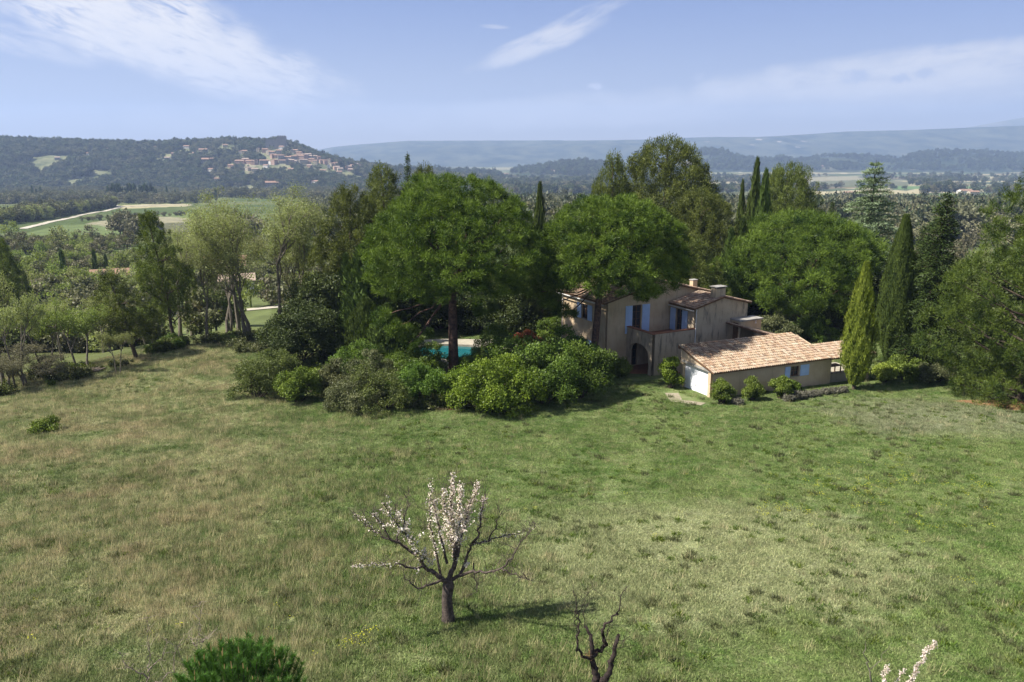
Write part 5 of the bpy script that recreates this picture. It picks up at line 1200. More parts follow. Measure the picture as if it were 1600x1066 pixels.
# thin bare saplings at the bottom left
def sapling(px, y, pts, label):
    global tb, BR, f
    p, f = px_tree(px, y); B = empty('bare_sapling', p, 0, label, 'sapling'); tb = MB(); BR = []
    for q in pts: br(q, .022, .004, 5)
    for Q, r in list(BR):
        for i in range(2, len(Q)):
            for _ in range(3):
                d = unit(RG.normal(size=3) + np.array([0, 0, .7])); e = Q[i] + d * RG.uniform(.1, .45); tb.tube([Q[i], e], [.006, .002], 3)
    tb.build('branches', M['twig'], B)
    Lf = Leaves(); E = np.concatenate([Q[3:] for Q, r in BR]); puffs(Lf, E, np.full(len(E), .35), 7, .05, .03, fill=.1); link('buds', Lf.mesh('buds', M['spring'], True), B, 'stuff')
sapling(325, 19.3, [[(328, 1110, 0), (326, 1060, 0), (325, 1010, 0), (324, 975, .1), (327, 940, .2)], [(326, 1030, 0), (312, 1008, .2), (300, 990, .3)], [(325, 1010, 0), (335, 1003, -.2), (345, 998, -.3)], [(325, 1050, 0), (304, 1040, -.3), (297, 1010, -.3)]], 'pale bare sapling rising behind the young pine')
sapling(240, 18.8, [[(238, 1120, 0), (240, 1066, 0), (243, 1030, .1), (243, 1000, .2), (246, 965, .2)], [(240, 1060, 0), (222, 1045, -.2), (210, 1020, -.3)], [(241, 1050, 0), (262, 1025, .2), (270, 1000, .2)], [(240, 1070, 0), (280, 1050, .1), (282, 1010, .2)]], 'thin bare sapling, left one of the two at the bottom left')

# young pine at the bottom
py_ = 15.6; p = put(390, py_); ztop = z_at(1000, py_) - p.z
YP = empty('young_pine', p, 0, 'top of a young dark green pine at the bottom edge', 'tree'); tb = MB(); tb.tube([(0, 0, -.5), (0, 0, ztop * .5), (0, 0, ztop - .4)], [.11, .08, .03], 8)
Lf = Leaves(); cd = MB()
for k in range(150):
    a_ = k * 2.4; t_ = math.sqrt((k + .5) / 150); r = 1.55 * t_; bx, by = r * math.cos(a_) , r * math.sin(a_)
    zt = ztop - .05 - .95 * t_ ** 2.0 - RG.uniform(0, .4); o = np.array([bx, by, 0]); base = np.array([bx * .75, by * .75, zt - .75]); tip = np.array([bx, by, zt])
    if k % 5 == 0: limb(tb, (0, 0, max(.4, zt - 1.4)), base, .03, .012, 0, 3, 4)
    tb.tube([base, tip], [.013, .008], 4)
    n = 300; s_ = RG.random(n) ** .8; P = base + (tip - base) * s_[:, None]; d = rdir(n); d[:, 2] = 0; T = unit(d) * .75 + np.array([0, 0, .85]) + RG.normal(0, .15, (n, 3))
    Lf.add(P, T, rdir(n) + d, .17 * RG.uniform(.7, 1.2, n), .011, np.clip(s_ * .6 + RG.normal(.15, .12, n), 0, 1))
    if RG.random() < .4: cd.tube([tip, tip + np.array([RG.normal() * .01, 0, RG.uniform(.08, .2)])], [.014, .006], 5)
tb.build('trunk', M['bark'], YP); link('crown', Lf.mesh('crown', M['yngpine']), YP); cd.build('candles', M['candle'], YP, 'stuff')

# dead wood, bare earth, needle litter, paths
mb = MB()
p = put(500, 62.0)
for k in range(26):
    a_ = RG.uniform(-.5, .7); q = Vector((RG.uniform(-1.5, 1.5), RG.uniform(-.4, .4), RG.uniform(.05, .5))); d = Vector((math.cos(a_), math.sin(a_) * .4, RG.uniform(-.25, .3))); mb.tube([q, q + d * RG.uniform(.6, 1.8)], [.03, .008], 4)
o = mb.build('branch_pile', M['twig']); o.location = p; tag(o, 'pile of pale dead branches in the shrubbery', 'branches', kind=None)
mb = MB(); p = put(137, 70.5)
for k in range(12):
    q = Vector((k * .16 - 1, RG.uniform(-.2, .2), RG.uniform(.05, .3))); mb.tube([q, q + Vector((RG.uniform(.1, .4), RG.uniform(.8, 1.3), RG.uniform(-.03, .05)))], [.07, .065], 7)
o = mb.build('log_pile', M['twig']); o.location = p; tag(o, 'low pile of pale logs at the foot of the small crooked tree', 'logs')
def patch(name, px, y, rx, ry, mat, lift=.03, ang=0):
    c = put(px, y); n = 40; V = []
    for rr_ in (0.0, .35, .7, 1.0):
        for i in range(n):
            a_ = 2 * math.pi * i / n; k = rr_ * (1 + .25 * math.sin(3 * a_ + px) + .13 * math.sin(7 * a_ + y)); x_ = k * rx * math.cos(a_); y_ = k * ry * math.sin(a_)
            V.append((c.x + x_ * math.cos(ang) - y_ * math.sin(ang), c.y + x_ * math.sin(ang) + y_ * math.cos(ang)))
    V = np.array(V); Z = base_h(V[:, 0], V[:, 1]) + lift + .05; Z[-n:] -= .12
    F = [(j * n + i, j * n + (i + 1) % n, (j + 1) * n + (i + 1) % n, (j + 1) * n + i) for j in range(3) for i in range(n)]
    return tag(link(name, mesh_np(name, np.column_stack([V, Z]), np.array(F), mat)), kind='structure')
patch('needle_litter', 1590, 59.0, 4.6, 1.9, M['needle_litter'])
patch('bare_earth', 690, 57.8, 1.3, .8, M['needle_litter'])
P1, P2 = put(1035, 62.5), put(1108, 58.6)
strip('driveway', [(P1.x + .8, P1.y + .2), (P2.x - 2.2, P2.y + 1.6), (P2.x - .4, P2.y + .3)], 1.1, base_h, .03, M['gravel'], 1.0)
a1, a2 = at(255, 492, base_h), at(420, 482, base_h)
strip('valley_path', [(a1.x - 3, a1.y), (a1.x + 6, a1.y + 4), (a2.x, a2.y), (a2.x + 12, a2.y + 4)], 3.4, base_h, .12, M['track'], 2)
for pts in ([(35, 358), (75, 348), (120, 338), (165, 330), (190, 323), (178, 321)], [(190, 324), (260, 321), (300, 321)], [(230, 470), (150, 478), (60, 470)]):
    q = [at(a_, b_, base_h) for a_, b_ in pts]; strip('farm_track', [(v.x, v.y) for v in q], 5 if q[0].y > 250 else 2.5, base_h, .2, M['track'], 6)
cc = at(345, 480, base_h)

# power pole
p = put(6, 66.5); PP = empty('power_pole', p, .25, 'slim power pole with a crossarm at the left edge', 'pole'); ph = z_at(374, 66.5) - p.z
mb = MB(); mb.tube([(0, 0, -1), (0, 0, ph * .5), (0, 0, ph)], [.17, .14, .11], 10); mb.build('pole', M['pale_bark'], PP)
mb = MB(); mb.box(-.95, .95, -.06, .06, ph - .35, ph - .23); mb.build('crossarm', M['metal'], PP)
for s1 in (-1, 1):
    mb = MB(); mb.tube([(s1 * .02, -.1, ph - 1.1), (s1 * .8, -.09, ph - .36)], .025, 5); mb.build('brace', M['metal'], PP)
for x in (-.85, 0.3, .85): mb = MB(); mb.tube([(x, 0, ph - .23), (x, 0, ph - .1), (x, 0, ph - .02)], [.035, .05, .03], 8); mb.build('insulator', M['frame'], PP)
# ------------------------------------------------------------------ hillside village and farms
HM = {}
def far_house(name, p, w_, d_, h_, rz, wall, roof, label, group=None, ridge=True, cat='house', wins=True):
    o = empty(name, p, rz, label, cat, group)
    key = (round(w_), round(d_), round(h_), wall, roof, ridge)
    if key not in HM:
        w_, d_, h_ = key[:3]; mb = MB(); rise = .22 * d_ if ridge else 0
        # walls with a gable at either end
        V = []
        for x in (-w_ / 2, w_ / 2): V += [(x, -d_ / 2, -6), (x, d_ / 2, -6), (x, d_ / 2, h_), (x, 0, h_ + rise), (x, -d_ / 2, h_)]
        mb.add(V, [(0, 5, 9, 4), (1, 2, 7, 6), (0, 4, 2, 1), (5, 6, 7, 9)]); mb.add(V, [(4, 3, 2), (9, 7, 8)])
        mw = mb.mesh('wall', M[wall]); mr = MB()
        for s_ in (-1, 1):
            a_, b_ = (-w_ / 2 - .4), (w_ / 2 + .4); e = s_ * (d_ / 2 + .5); ez = h_ - .22 * .5
            mr.add([(a_, e, ez), (b_, e, ez), (b_, 0, h_ + rise + .05), (a_, 0, h_ + rise + .05), (a_, e, ez + .3), (b_, e, ez + .3), (b_, 0, h_ + rise + .35), (a_, 0, h_ + rise + .35)], [(0, 1, 2, 3), (4, 5, 6, 7), (0, 1, 5, 4), (0, 3, 7, 4), (1, 2, 6, 5)])
        mr = mr.mesh('roof', M[roof]); mn = MB(); st = max(1, int(h_ / 3))
        for k in range(st):
            for i in range(max(2, int(w_ / 4))):
                x = -w_ / 2 + (i + .5) * w_ / max(2, int(w_ / 4)); z = h_ * (k + .35) / st; mn.box(x - .5, x + .5, -d_ / 2 - .05, -d_ / 2 + .02, z, z + 1.3)
            mn.box(-w_ / 2 - .05, -w_ / 2 + .02, -.5, .5, h_ * (k + .35) / st, h_ * (k + .35) / st + 1.3)
        HM[key] = (mw, mr, mn.mesh('window_openings', M['dark']))
    mw, mr, mn = HM[key]; link('wall', mw, o); link('roof', mr, o)
    if wins: link('window_openings', mn, o, 'stuff')
    return o
def vz(zx, zy): return (380 + zx / 7.27, 200 + zy / 7.27)
VIL = [(60, 470, 12, 'c', 0), (120, 400, 16, 'p', 0), (150, 400, 12, 'p', 0), (240, 400, 18, 'g', 0), (30, 385, 14, 'p', 0), (250, 270, 12, 'p', 0), (290, 290, 10, 'c', 0), (330, 300, 12, 'g', 0),
       (320, 230, 9, 'c', 0), (350, 180, 13, 'g', 0), (300, 170, 14, 'g', 0), (345, 330, 14, 'p', 1), (390, 330, 14, 'p', 1), (430, 345, 12, 'g', 1), (320, 400, 9, 'w', 1), (360, 400, 12, 'p', 1), (450, 390, 14, 'g', 1),
       (500, 395, 14, 'g', 1), (545, 400, 12, 'p', 1), (590, 395, 9, 'w', 1), (610, 330, 12, 'c', 1), (660, 345, 14, 'p', 1), (700, 330, 12, 'p', 1), (740, 330, 12, 'c', 1), (640, 395, 12, 'c', 1), (690, 395, 14, 'c', 1),
       (740, 400, 10, 'p', 1), (780, 370, 12, 'p', 1), (810, 350, 12, 'c', 1), (850, 360, 12, 'p', 1), (870, 380, 10, 'c', 1), (900, 395, 12, 'p', 2), (930, 400, 10, 'p', 2), (975, 390, 10, 'y', 2), (970, 440, 8, 'w', 2), (1010, 420, 14, 'c', 2),
       (1050, 425, 14, 'p', 2), (1090, 400, 12, 'p', 2), (1060, 470, 12, 'p', 2), (1100, 480, 12, 'c', 2), (1200, 470, 12, 'o', 3), (1245, 450, 10, 'c', 3), (1290, 435, 16, 'p', 3), (1320, 440, 9, 'c', 3), (1395, 425, 10, 'p', 3), (1440, 425, 10, 'c', 3),
       (440, 240, 10, 'w', 0), (560, 270, 14, 'c', 1), (600, 280, 10, 'c', 1), (640, 295, 12, 'p', 1), (510, 350, 16, 'g', 1), (410, 290, 10, 'g', 0), (570, 350, 14, 'g', 1), (170, 260, 8, 'c', 0), (100, 540, 10, 'p', 0), (20, 290, 10, 'c', 0), (820, 400, 9, 'c', 1), (765, 345, 9, 'g', 1)]
WM_ = {'c': ('far_wall_cream', 'cream'), 'p': ('far_wall_pink', 'pinkish'), 'g': ('far_wall_grey', 'grey stone'), 'w': ('far_wall_white', 'whitewashed'), 'y': ('far_wall_cream', 'yellow-lit'), 'o': ('far_wall_pink', 'orange-roofed')}
PLC = ['left of and below the square church tower', 'on the middle slope of the hill village', 'at the right foot of the hill village', 'apart on the spur right of the village']
for zx, zy, wd, c, row in VIL:
    q = at(*vz(zx, zy + 12), village_h); wl, nm = WM_[c]; sz = 'wide' if wd >= 14 else ('small' if wd <= 9 else 'narrow')
    dx_ = (380 + zx / 7.27) - 441; sd = 'far left of the tower' if dx_ < -28 else 'left of the tower' if dx_ < -8 else 'under the tower' if dx_ < 8 else 'right of the tower' if dx_ < 45 else 'well right of the tower' if dx_ < 95 else 'farthest right of the tower'
    lv = 'high up' if zy < 300 else 'halfway down' if zy < 370 else 'low down'
    rf = 'far_roof' if RG.random() < .7 else 'far_roof_grey'; lb = f'{sz} {nm} village house {lv}, {sd}'
    far_house('village_house', q, wd * 1.15, RG.choice([7, 9]), RG.choice([6, 8, 9]), RG.uniform(-.5, .5) + (.2 if RG.random() < .7 else 1.4), wl, rf, lb, lb + 's')
q = at(441, 232, village_h)
CT = empty('castle', q, .2, 'square battlemented stone tower with long castle wall on the village summit', 'castle'); top = z_at(212, q.y) - q.z
mb = MB(); mb.box(-11, 11, -9, 9, -8, top - 3); mb.build('tower', M['far_wall_grey'], CT)
mb = MB()
for x in (-7.5, -2.5, 2.5, 7.5):
    for y in (-8, 8): mb.box(x - 1.5, x + 1.5, y - 1, y + 1, top - 3, top)
mb.box(-9, -7, -4, 4, top - 3, top - .5); mb.box(7, 9, -4, 4, top - 3, top - .5)
mb.build('battlements', M['far_wall_grey'], CT)
mb = MB(); mb.box(-38, -9.1, -6, 6, -8, top - 9); mb.build('wall', M['far_wall_grey'], CT)
for x in (-30, -20): mb = MB(); mb.box(x, x + 2, -6.15, -6.02, 4, 8); mb.build('window', M['dark'], CT)
mb = MB(); mb.box(9.1, 11.5, -3, 3, -8, top - 1.2); mb.build('turret', M['far_wall_grey'], CT)
# scattered houses on the wooded ridge and in the valley
FARMS = []
for k, (px, py, w_, c) in enumerate([(20, 232, 12, 'w'), (48, 240, 11, 'c'), (66, 231, 12, 'p'), (104, 229, 13, 'c'), (140, 243, 12, 'w'), (172, 236, 12, 'c'), (196, 229, 12, 'p'), (224, 241, 11, 'w'), (245, 233, 13, 'c'), (262, 250, 12, 'g'), (292, 232, 14, 'w'), (305, 243, 13, 'c'),
    (338, 241, 14, 'g'), (352, 230, 12, 'c'), (362, 262, 14, 'p'), (398, 268, 14, 'c'), (416, 262, 12, 'w'), (455, 268, 13, 'c'), (484, 262, 12, 'p'), (505, 270, 14, 'w'), (530, 272, 13, 'c'), (548, 268, 12, 'p'), (330, 268, 12, 'w'), (210, 252, 11, 'c'), (90, 250, 11, 'g')]):
    q = at(px, py, village_h); FARMS.append((q.x, q.y)); wl, nm = WM_[c]
    zone = 'at the far left of the wooded ridge' if px < 80 else 'in the left half of the wooded ridge' if px < 200 else 'midway along the wooded ridge' if px < 300 else 'just left of the hill village' if px < 400 else 'below the hill village'
    lb = f'{nm} villa {"near the crest" if py < 236 else "on the lower slope"}, {zone}'
    far_house('hillside_villa', q, w_, w_ * .5 + 2, 5, RG.uniform(-.4, .4), wl, 'far_roof' if k % 3 else 'far_roof_grey', lb, lb)
for px, py, w_, c, lb, hf in [(80, 224, 16, 'w', 'white villa among the trees at the far left of the ridge', village_h), (152, 226, 14, 'p', 'pink villa on the ridge left of the village', village_h), (282, 223, 16, 'c', 'cream villa high on the ridge', village_h),
    (272, 240, 12, 'p', 'pink villa below the cream one on the ridge', village_h), (125, 236, 12, 'g', 'grey villa among the trees of the left slope', village_h), (325, 251, 26, 'g', 'long grey building on the slope left of the village', village_h), (318, 235, 20, 'c', 'low cream terrace of buildings on the slope', village_h),
    (375, 253, 20, 'p', 'red-roofed house left of the village', village_h), (392, 253, 18, 'p', 'second red-roofed house just left of the village', village_h), (378, 237, 14, 'w', 'small white house above the red-roofed pair', village_h),
    (493, 285, 16, 'w', 'white house below the village', village_h), (425, 288, 26, 'g', 'wide grey farmhouse below the village', village_h), (340, 280, 12, 'y', 'small yellow-lit farmhouse in the valley wood', total_h),
    (280, 309, 8, 'w', 'white farmhouse at the end of the dark tree row', total_h), (10, 316, 10, 'c', 'long cream farmhouse at the far left of the valley', total_h), (92, 311, 8, 'c', 'small cream farmhouse beside two dark cypresses', total_h),
    (247, 363, 4, 'g', 'little grey hut by the green terraces', total_h), (865, 266, 18, 'w', 'white house in the far hamlet on the wooded hill', total_h), (890, 265, 22, 'p', 'pink-walled house in the far hamlet on the wooded hill', total_h), (878, 268, 14, 'c', 'cream house in the far hamlet on the wooded hill', total_h),
    (900, 268, 14, 'c', 'small pale house just right of the far hamlet', total_h), (838, 283, 14, 'w', 'lone white house below the far hamlet', total_h), (893, 299, 12, 'w', 'lone white house on the plain between umbrella pines', total_h), (790, 272, 20, 'c', 'pale barn at the foot of the far wooded hill', total_h),
    (1507, 302, 22, 'w', 'white farm shed on the right-hand plain', total_h), (1520, 303, 16, 'c', 'cream farm shed beside the white one on the plain', total_h), (1325, 303, 14, 'g', 'dark farm building on the plain left of the cedar', total_h),
    (1552, 344, 6, 'y', 'yellow-roofed cottage between the fir and the right-hand pine', total_h), (1268, 260, 30, 'c', 'pale hamlet house below the long ridge', total_h), (1282, 259, 24, 'p', 'pinkish hamlet house below the long ridge', total_h)]:
    q = at(px, py + 3, hf); wl, nm = WM_[c]; FARMS.append((q.x, q.y))
    far_house('farmhouse', q, w_, w_ * .45 + 2, 3 + w_ * .16, RG.uniform(-.4, .4), wl, 'far_roof', lb)
q = spot(336, 195); far_house('neighbour_house', q, 15, 9, 4, .25, 'far_wall_cream', 'far_roof', 'neighbouring orange-roofed house behind the leafing trees')
q = spot(372, 172); far_house('neighbour_shed', q, 7, 5, 3, .3, 'far_wall_white', 'far_roof_grey', 'white shed in front of the neighbouring orange-roofed house')
q = spot(178, 190); far_house('farmhouse', q, 9, 6, 2.5, .4, 'far_wall_cream', 'far_roof', 'pale-roofed house right of two small dark cypresses')
q = spot(120, 172); far_house('farmhouse', q, 12, 6, 2.5, .2, 'far_wall_white', 'far_roof_grey', 'long white low house behind the left-hand thickets')
q = spot(45, 122); far_house('farm_shed', q, 6, 4, 2.2, .1, 'far_wall_white', 'far_roof_grey', 'small white shed between dark cypresses and thickets')

def not_built(x, y):
    g = np.array(gm.inverted())[:2, :]; lx = g[0, 0] * x + g[0, 1] * y + g[0, 3]; ly = g[1, 0] * x + g[1, 1] * y + g[1, 3]
    k = (lx > -.1) & (lx < 17.6) & (ly > -.1) & (ly < 9)
    hm = np.array((Matrix.Translation((8.69, 71, 0)) @ Matrix.Rotation(HR, 4, 'Z')).inverted())[:2, :]; lx = hm[0, 0] * x + hm[0, 1] * y + hm[0, 3]; ly = hm[1, 0] * x + hm[1, 1] * y + hm[1, 3]
    k |= (lx > -.2) & (lx < 14) & (ly > -5.2) & (ly < 8.2); k |= np.hypot(x + 5, y - 76.5) < 7.5
    ax, ay, bx, by = P1.x + .8, P1.y + .2, P2.x - .4, P2.y + .3; t_ = np.clip(((x - ax) * (bx - ax) + (y - ay) * (by - ay)) / ((bx - ax) ** 2 + (by - ay) ** 2), 0, 1)
    k |= np.hypot(x - ax - t_ * (bx - ax), y - ay - t_ * (by - ay)) < .75
    return ~k
# ------------------------------------------------------------------ trees down the slope (things) and the woods beyond (stuff)
def blob(seed, mat, sx=1.0, sz=1.0, nl=5, n=260, leaf=.34, name='clump'):
    """a far tree of unit radius: few big leaf faces on lobes round a stem"""
    Lf = Leaves(); lob = fib(nl, -.2, 1, .3) * np.array([.5 * sx, .5 * sx, .45 * sz]) + np.array([0, 0, .85 * sz]); C = np.repeat(lob, 4, 0) + rdir(nl * 4) * .32
    puffs(Lf, C, np.full(len(C), .26), n // (nl * 4) + 1, leaf, leaf * .7, up=.2, outb=.3, vr=(.1, .9))
    ex = MB(); ex.tube([(0, 0, -.4), (0, 0, .5), (0, 0, 1.0 * sz)], [.07, .05, .02], 4, .0)
    return Lf.mesh(name, M[mat], True, ex)
def spire(mat='cypress'):
    n = 240; t = RG.random(n); a_ = RG.random(n) * 6.28; r = .22 * np.minimum(t * 6 + .2, 1) * (1 - t) ** .6
    P = np.stack([r * np.cos(a_), r * np.sin(a_), t * 2], -1); o = np.stack([np.cos(a_), np.sin(a_), 0 * a_ + .2], -1)
    Lf = Leaves(); Lf.add(P, o * .4 + np.array([0, 0, 1]), o + RG.normal(0, .3, (n, 3)), .3, .13, RG.random(n)); return Lf.mesh('spire', M[mat])
MID = {'leafing': [blob(1, 'spring', nl=7, n=900, leaf=.13), blob(2, 'spring_bright', nl=6, n=800, leaf=.13)], 'bare': [blob(3, 'wood2', nl=7, n=800, leaf=.13)], 'dark': [blob(4, 'oak', nl=6, n=900, leaf=.14), blob(5, 'aleppo', sz=1.3, nl=7, n=900, leaf=.13)]}
SPM = spire()
def mid(kind, px, y, r, lb, grp):
    m_ = MID[kind][int(RG.integers(0, len(MID[kind])))]
    wh = 'near the power pole' if px < 75 else 'left of the lone leaning pine' if px < 180 else 'behind the lone leaning pine' if px < 290 else 'behind the tall leafing trees' if px < 450 else 'behind the light green pines' if px < 720 else \
        'in the gap between the front umbrella pines' if px < 950 else 'behind the broad umbrella pine' if px < 1350 else 'between cedar and right-hand pine' if px < 1480 else 'behind the right-hand pine'
    dd = 'close below the meadow' if y < 150 else 'halfway down the slope' if y < 235 else 'far down the slope'
    lb = f'{lb} {wh}, {dd}'; o = tag(link(f'{kind}_tree', m_), lb, 'tree', lb); o.location = spot(px, y); o.rotation_euler.z = RG.random() * 6; o.scale = (r, r, r * RG.uniform(.85, 1.2))
GT = {'leafing': ('spring-green tree', 'spring-green trees on the slope below the meadow'), 'bare': ('greyish half-bare tree', 'half-bare trees on the slope below the meadow'),
      'dark': ('dark evergreen tree', 'dark evergreens on the slope below the meadow')}
for px, y, r, k in [(318, 138, 3.4, 'leafing'), (352, 150, 3.0, 'bare'), (392, 148, 3.4, 'leafing'), (60, 105, 3.2, 'leafing'), (20, 140, 3.5, 'leafing'), (80, 165, 3.2, 'leafing'), (150, 112, 2.4, 'bare'), (118, 120, 2.8, 'dark'), (140, 128, 2.6, 'dark'), (100, 135, 2.3, 'leafing'), (170, 140, 2.8, 'leafing'), (60, 205, 4.5, 'leafing'), (110, 230, 4, 'bare'),
    (150, 250, 4, 'bare'), (190, 215, 3.5, 'leafing'), (230, 180, 3.8, 'leafing'), (285, 150, 3.6, 'leafing'), (300, 190, 4.2, 'leafing'), (330, 230, 4.4, 'leafing'), (260, 240, 4, 'bare'), (200, 290, 4.6, 'bare'), (95, 300, 4.8, 'leafing'), (40, 280, 4.5, 'bare'), (140, 330, 5, 'bare'),
    (15, 360, 5, 'leafing'), (240, 320, 4.4, 'leafing'), (380, 210, 4.2, 'leafing'), (420, 190, 4, 'leafing'), (440, 260, 4.6, 'bare'), (310, 290, 4.6, 'leafing'), (360, 330, 5, 'leafing'), (10, 210, 4.5, 'dark'), (165, 165, 3, 'bare'), (45, 178, 3.4, 'leafing'), (215, 140, 2.6, 'leafing'),
    (480, 150, 4.2, 'leafing'), (520, 200, 4.5, 'bare'), (560, 160, 4, 'dark'), (470, 230, 4.5, 'dark'), (620, 150, 4, 'dark'), (700, 150, 4, 'dark'), (760, 170, 4, 'leafing'), (800, 150, 4, 'dark'), (830, 190, 5, 'bare'), (880, 200, 5, 'bare'), (910, 160, 4, 'dark'), (860, 260, 5, 'leafing'),
    (1150, 160, 5, 'dark'), (1290, 150, 4.5, 'dark'), (1310, 190, 5, 'leafing'), (1340, 220, 5.5, 'bare'), (1380, 180, 5, 'dark'), (1410, 150, 4, 'dark'), (1430, 200, 5, 'bare'), (1460, 240, 6, 'bare'), (1500, 210, 5.5, 'bare'), (1530, 170, 4.5, 'leafing'), (1570, 230, 6, 'bare'), (1520, 270, 6, 'bare'),
    (1400, 280, 6, 'bare'), (1360, 310, 6, 'bare'), (1450, 320, 6, 'dark'), (1590, 180, 5, 'leafing'), (1510, 140, 4, 'leafing'), (1440, 300, 6.5, 'bare'), (1550, 320, 7, 'bare'), (1600, 290, 7, 'bare'), (1300, 250, 6, 'dark'), (1270, 200, 5, 'leafing')]:
    mid(k, px, y, r, *GT[k])
for px, y, h, lb in [(28, 112, 8, 'dark cypress standing right of the power pole'), (5, 112, 10, 'dark cypress behind the power pole'), (151, 205, 7, 'small dark cypress in front of the pale-roofed house'), (168, 210, 5.5, 'smallest dark cypress beside the pale-roofed house'), (102, 190, 8, 'dark cypress by the long white low house')]:
    o = tag(link('cypress', SPM), lb, 'tree'); o.location = spot(px, y); o.scale = (h * .45, h * .45, h / 2)

SRC1 = [blob(11, 'wood1', nl=6, n=420, leaf=.24), blob(12, 'wood1', sz=1.2, nl=5, n=380, leaf=.24), blob(15, 'oak', nl=5, n=380, leaf=.24)]
SRC2 = [blob(13, 'wood2', nl=6, n=520, leaf=.19), blob(14, 'scrub_far', nl=5, n=420, leaf=.21), blob(16, 'scrub_far', nl=5, n=420, leaf=.20)]
SRCM = SRC1 + SRC2[1:]
def sample(n, p0, p1, y0, y1, keep, pw=1.0):
    px = RG.uniform(p0, p1, n); t = RG.random(n); y = (y0 ** pw + (y1 ** pw - y0 ** pw) * t) ** (1 / pw) if pw else y0 * (y1 / y0) ** t
    x = (px - 800) / 1278 * y; k = keep(px, x, y); return x[k], y[k]
def wood(name, n, p0, p1, y0, y1, keep, s0, s1, src, hf=total_h, pw=1.0, label=None):
    x, y = sample(n, p0, p1, y0, y1, keep, pw); z = hf(x, y); s_ = RG.uniform(s0, s1, len(x)) * (1 + .3 * RG.random(len(x)))
    o = scatter(name, np.stack([x, y, z], -1), np.stack([s_, s_, s_ * RG.uniform(.8, 1.25, len(x))], -1), RG.random(len(x)) * 6.28, src)
    if label: o['label'] = label
    return o
village_xy = [at(*vz(a_, b_ + 12), village_h) for a_, b_, *_ in VIL]
vh = np.array([(v.x, v.y) for v in village_xy] + [f for f in FARMS if f[1] > 1300])
def clear_of_village(x, y, r=13):
    d = np.min(np.hypot((x[:, None] - vh[None, :, 0]), (y[:, None] - vh[None, :, 1]) * np.where(y[:, None] < vh[None, :, 1], .25, 1)), 1) > r
    return d & (np.hypot(x - CT.location.x, (y - CT.location.y) * .4) > 22)
wood('hillside_woods', 32000, -250, 620, 1500, 2260, lambda px, x, y: (fbm(x / 90, y / 90, 60) > np.where(px < 330, .38, .52)) & clear_of_village(x, y), 4.2, 7.5, SRCM, village_h, label='evergreen woods covering the village hill')
wood('hillside_scrub', 15000, 300, 950, 1480, 2400, lambda px, x, y: (fbm(x / 70, y / 70, 61) > .42) & clear_of_village(x, y), 3.5, 6, SRC2 + SRC1[:1], total_h, label='scrub on the slopes below the village')
fpoly = [poly_world(pts) for pts, _c in FIELDS]
def off_fields(x, y):
    k = np.zeros(x.shape, bool)
    for q in fpoly: k |= inside(x, y, q)
    ax, ay, bx, by = P1.x + .8, P1.y + .2, P2.x - .4, P2.y + .3; t_ = np.clip(((x - ax) * (bx - ax) + (y - ay) * (by - ay)) / ((bx - ax) ** 2 + (by - ay) ** 2), 0, 1)
    k |= np.hypot(x - ax - t_ * (bx - ax), y - ay - t_ * (by - ay)) < .75
    return ~k
wood('valley_woods', 16000, -250, 600, 330, 1500, lambda px, x, y: (fbm(x / 80, y / 80, 62) > np.where(px < 470, np.interp(y, [330, 420, 900, 1000, 1500], [.62, .72, .72, .50, .44]), .48)) & off_fields(x, y), 3.6, 6.2, SRC2, pw=.0, label='half-bare woods and hedgerows of the left valley')
wood('valley_woods', 9000, 560, 1750, 330, 800, lambda px, x, y: (fbm(x / 110, y / 110, 63) > np.interp(y, [330, 700, 1400], [.34, .42, .52])) & off_fields(x, y), 4, 7, SRC2 + SRC1[:1], pw=.0, label='half-bare woods beyond the garden trees')
wood('plain_hedgerows', 12000, 560, 1800, 1400, 3000, lambda px, x, y: (fbm(x / 260, y / 60, 64) > .56) & off_fields(x, y), 5, 8, SRC1 + SRC2[:1], pw=.0, label='hedgerows and copses across the far plain')
wood('hill_woods', 16000, 620, 2000, 2650, 4350, lambda px, x, y: (fbm(x / 160, y / 160, 65) > .42) & (total_h(x, y) > -60), 7, 11, SRC1, label='woods on the distant hills')
def row_of(name, pts, n, s0, s1, src, label):
    q = [at(a_, b_, total_h) for a_, b_ in pts]; out = []
    for a_, b_ in zip(q, q[1:]):
        for i in range(n): t = RG.random(); out.append(a_.lerp(b_, t) + Vector((RG.normal() * 2, RG.normal() * 5, 0)))
    P = np.array([tuple(v) for v in out]); P[:, 2] = total_h(P[:, 0], P[:, 1]); s_ = RG.uniform(s0, s1, len(P))
    o = scatter(name, P, s_, RG.random(len(P)) * 6, src); o['label'] = label
wood('slope_scrub', 5200, -150, 560, 96, 330, lambda px, x, y: not_built(x, y) & (y > np.interp(x, [-60, -44, -33, -20], [68, 80, 99, 103])) & (fbm(x / 14, y / 14, 67) > np.interp(y, [96, 130, 330], [.52, .50, .44])) & off_fields(x, y), 1.0, 2.6, SRC2 + MID['leafing'] , base_h, pw=.5, label='spring scrub and thickets on the slope below the meadow')
row_of('conifer_row', [(172, 314), (215, 314), (250, 314)], 30, 7, 11, [spire('conifer'), spire('cypress')], 'row of dark conifers along the valley field')
row_of('riverside_wood', [(0, 352), (60, 343), (120, 332), (180, 322)], 70, 4.5, 7, SRC2 + MID['leafing'][:1], 'leafy wood along the valley track')
row_of('vineyard_hedge', [(130, 346), (200, 341), (290, 337)], 30, 1.5, 2.6, SRC2, 'low hedge between the valley fields')
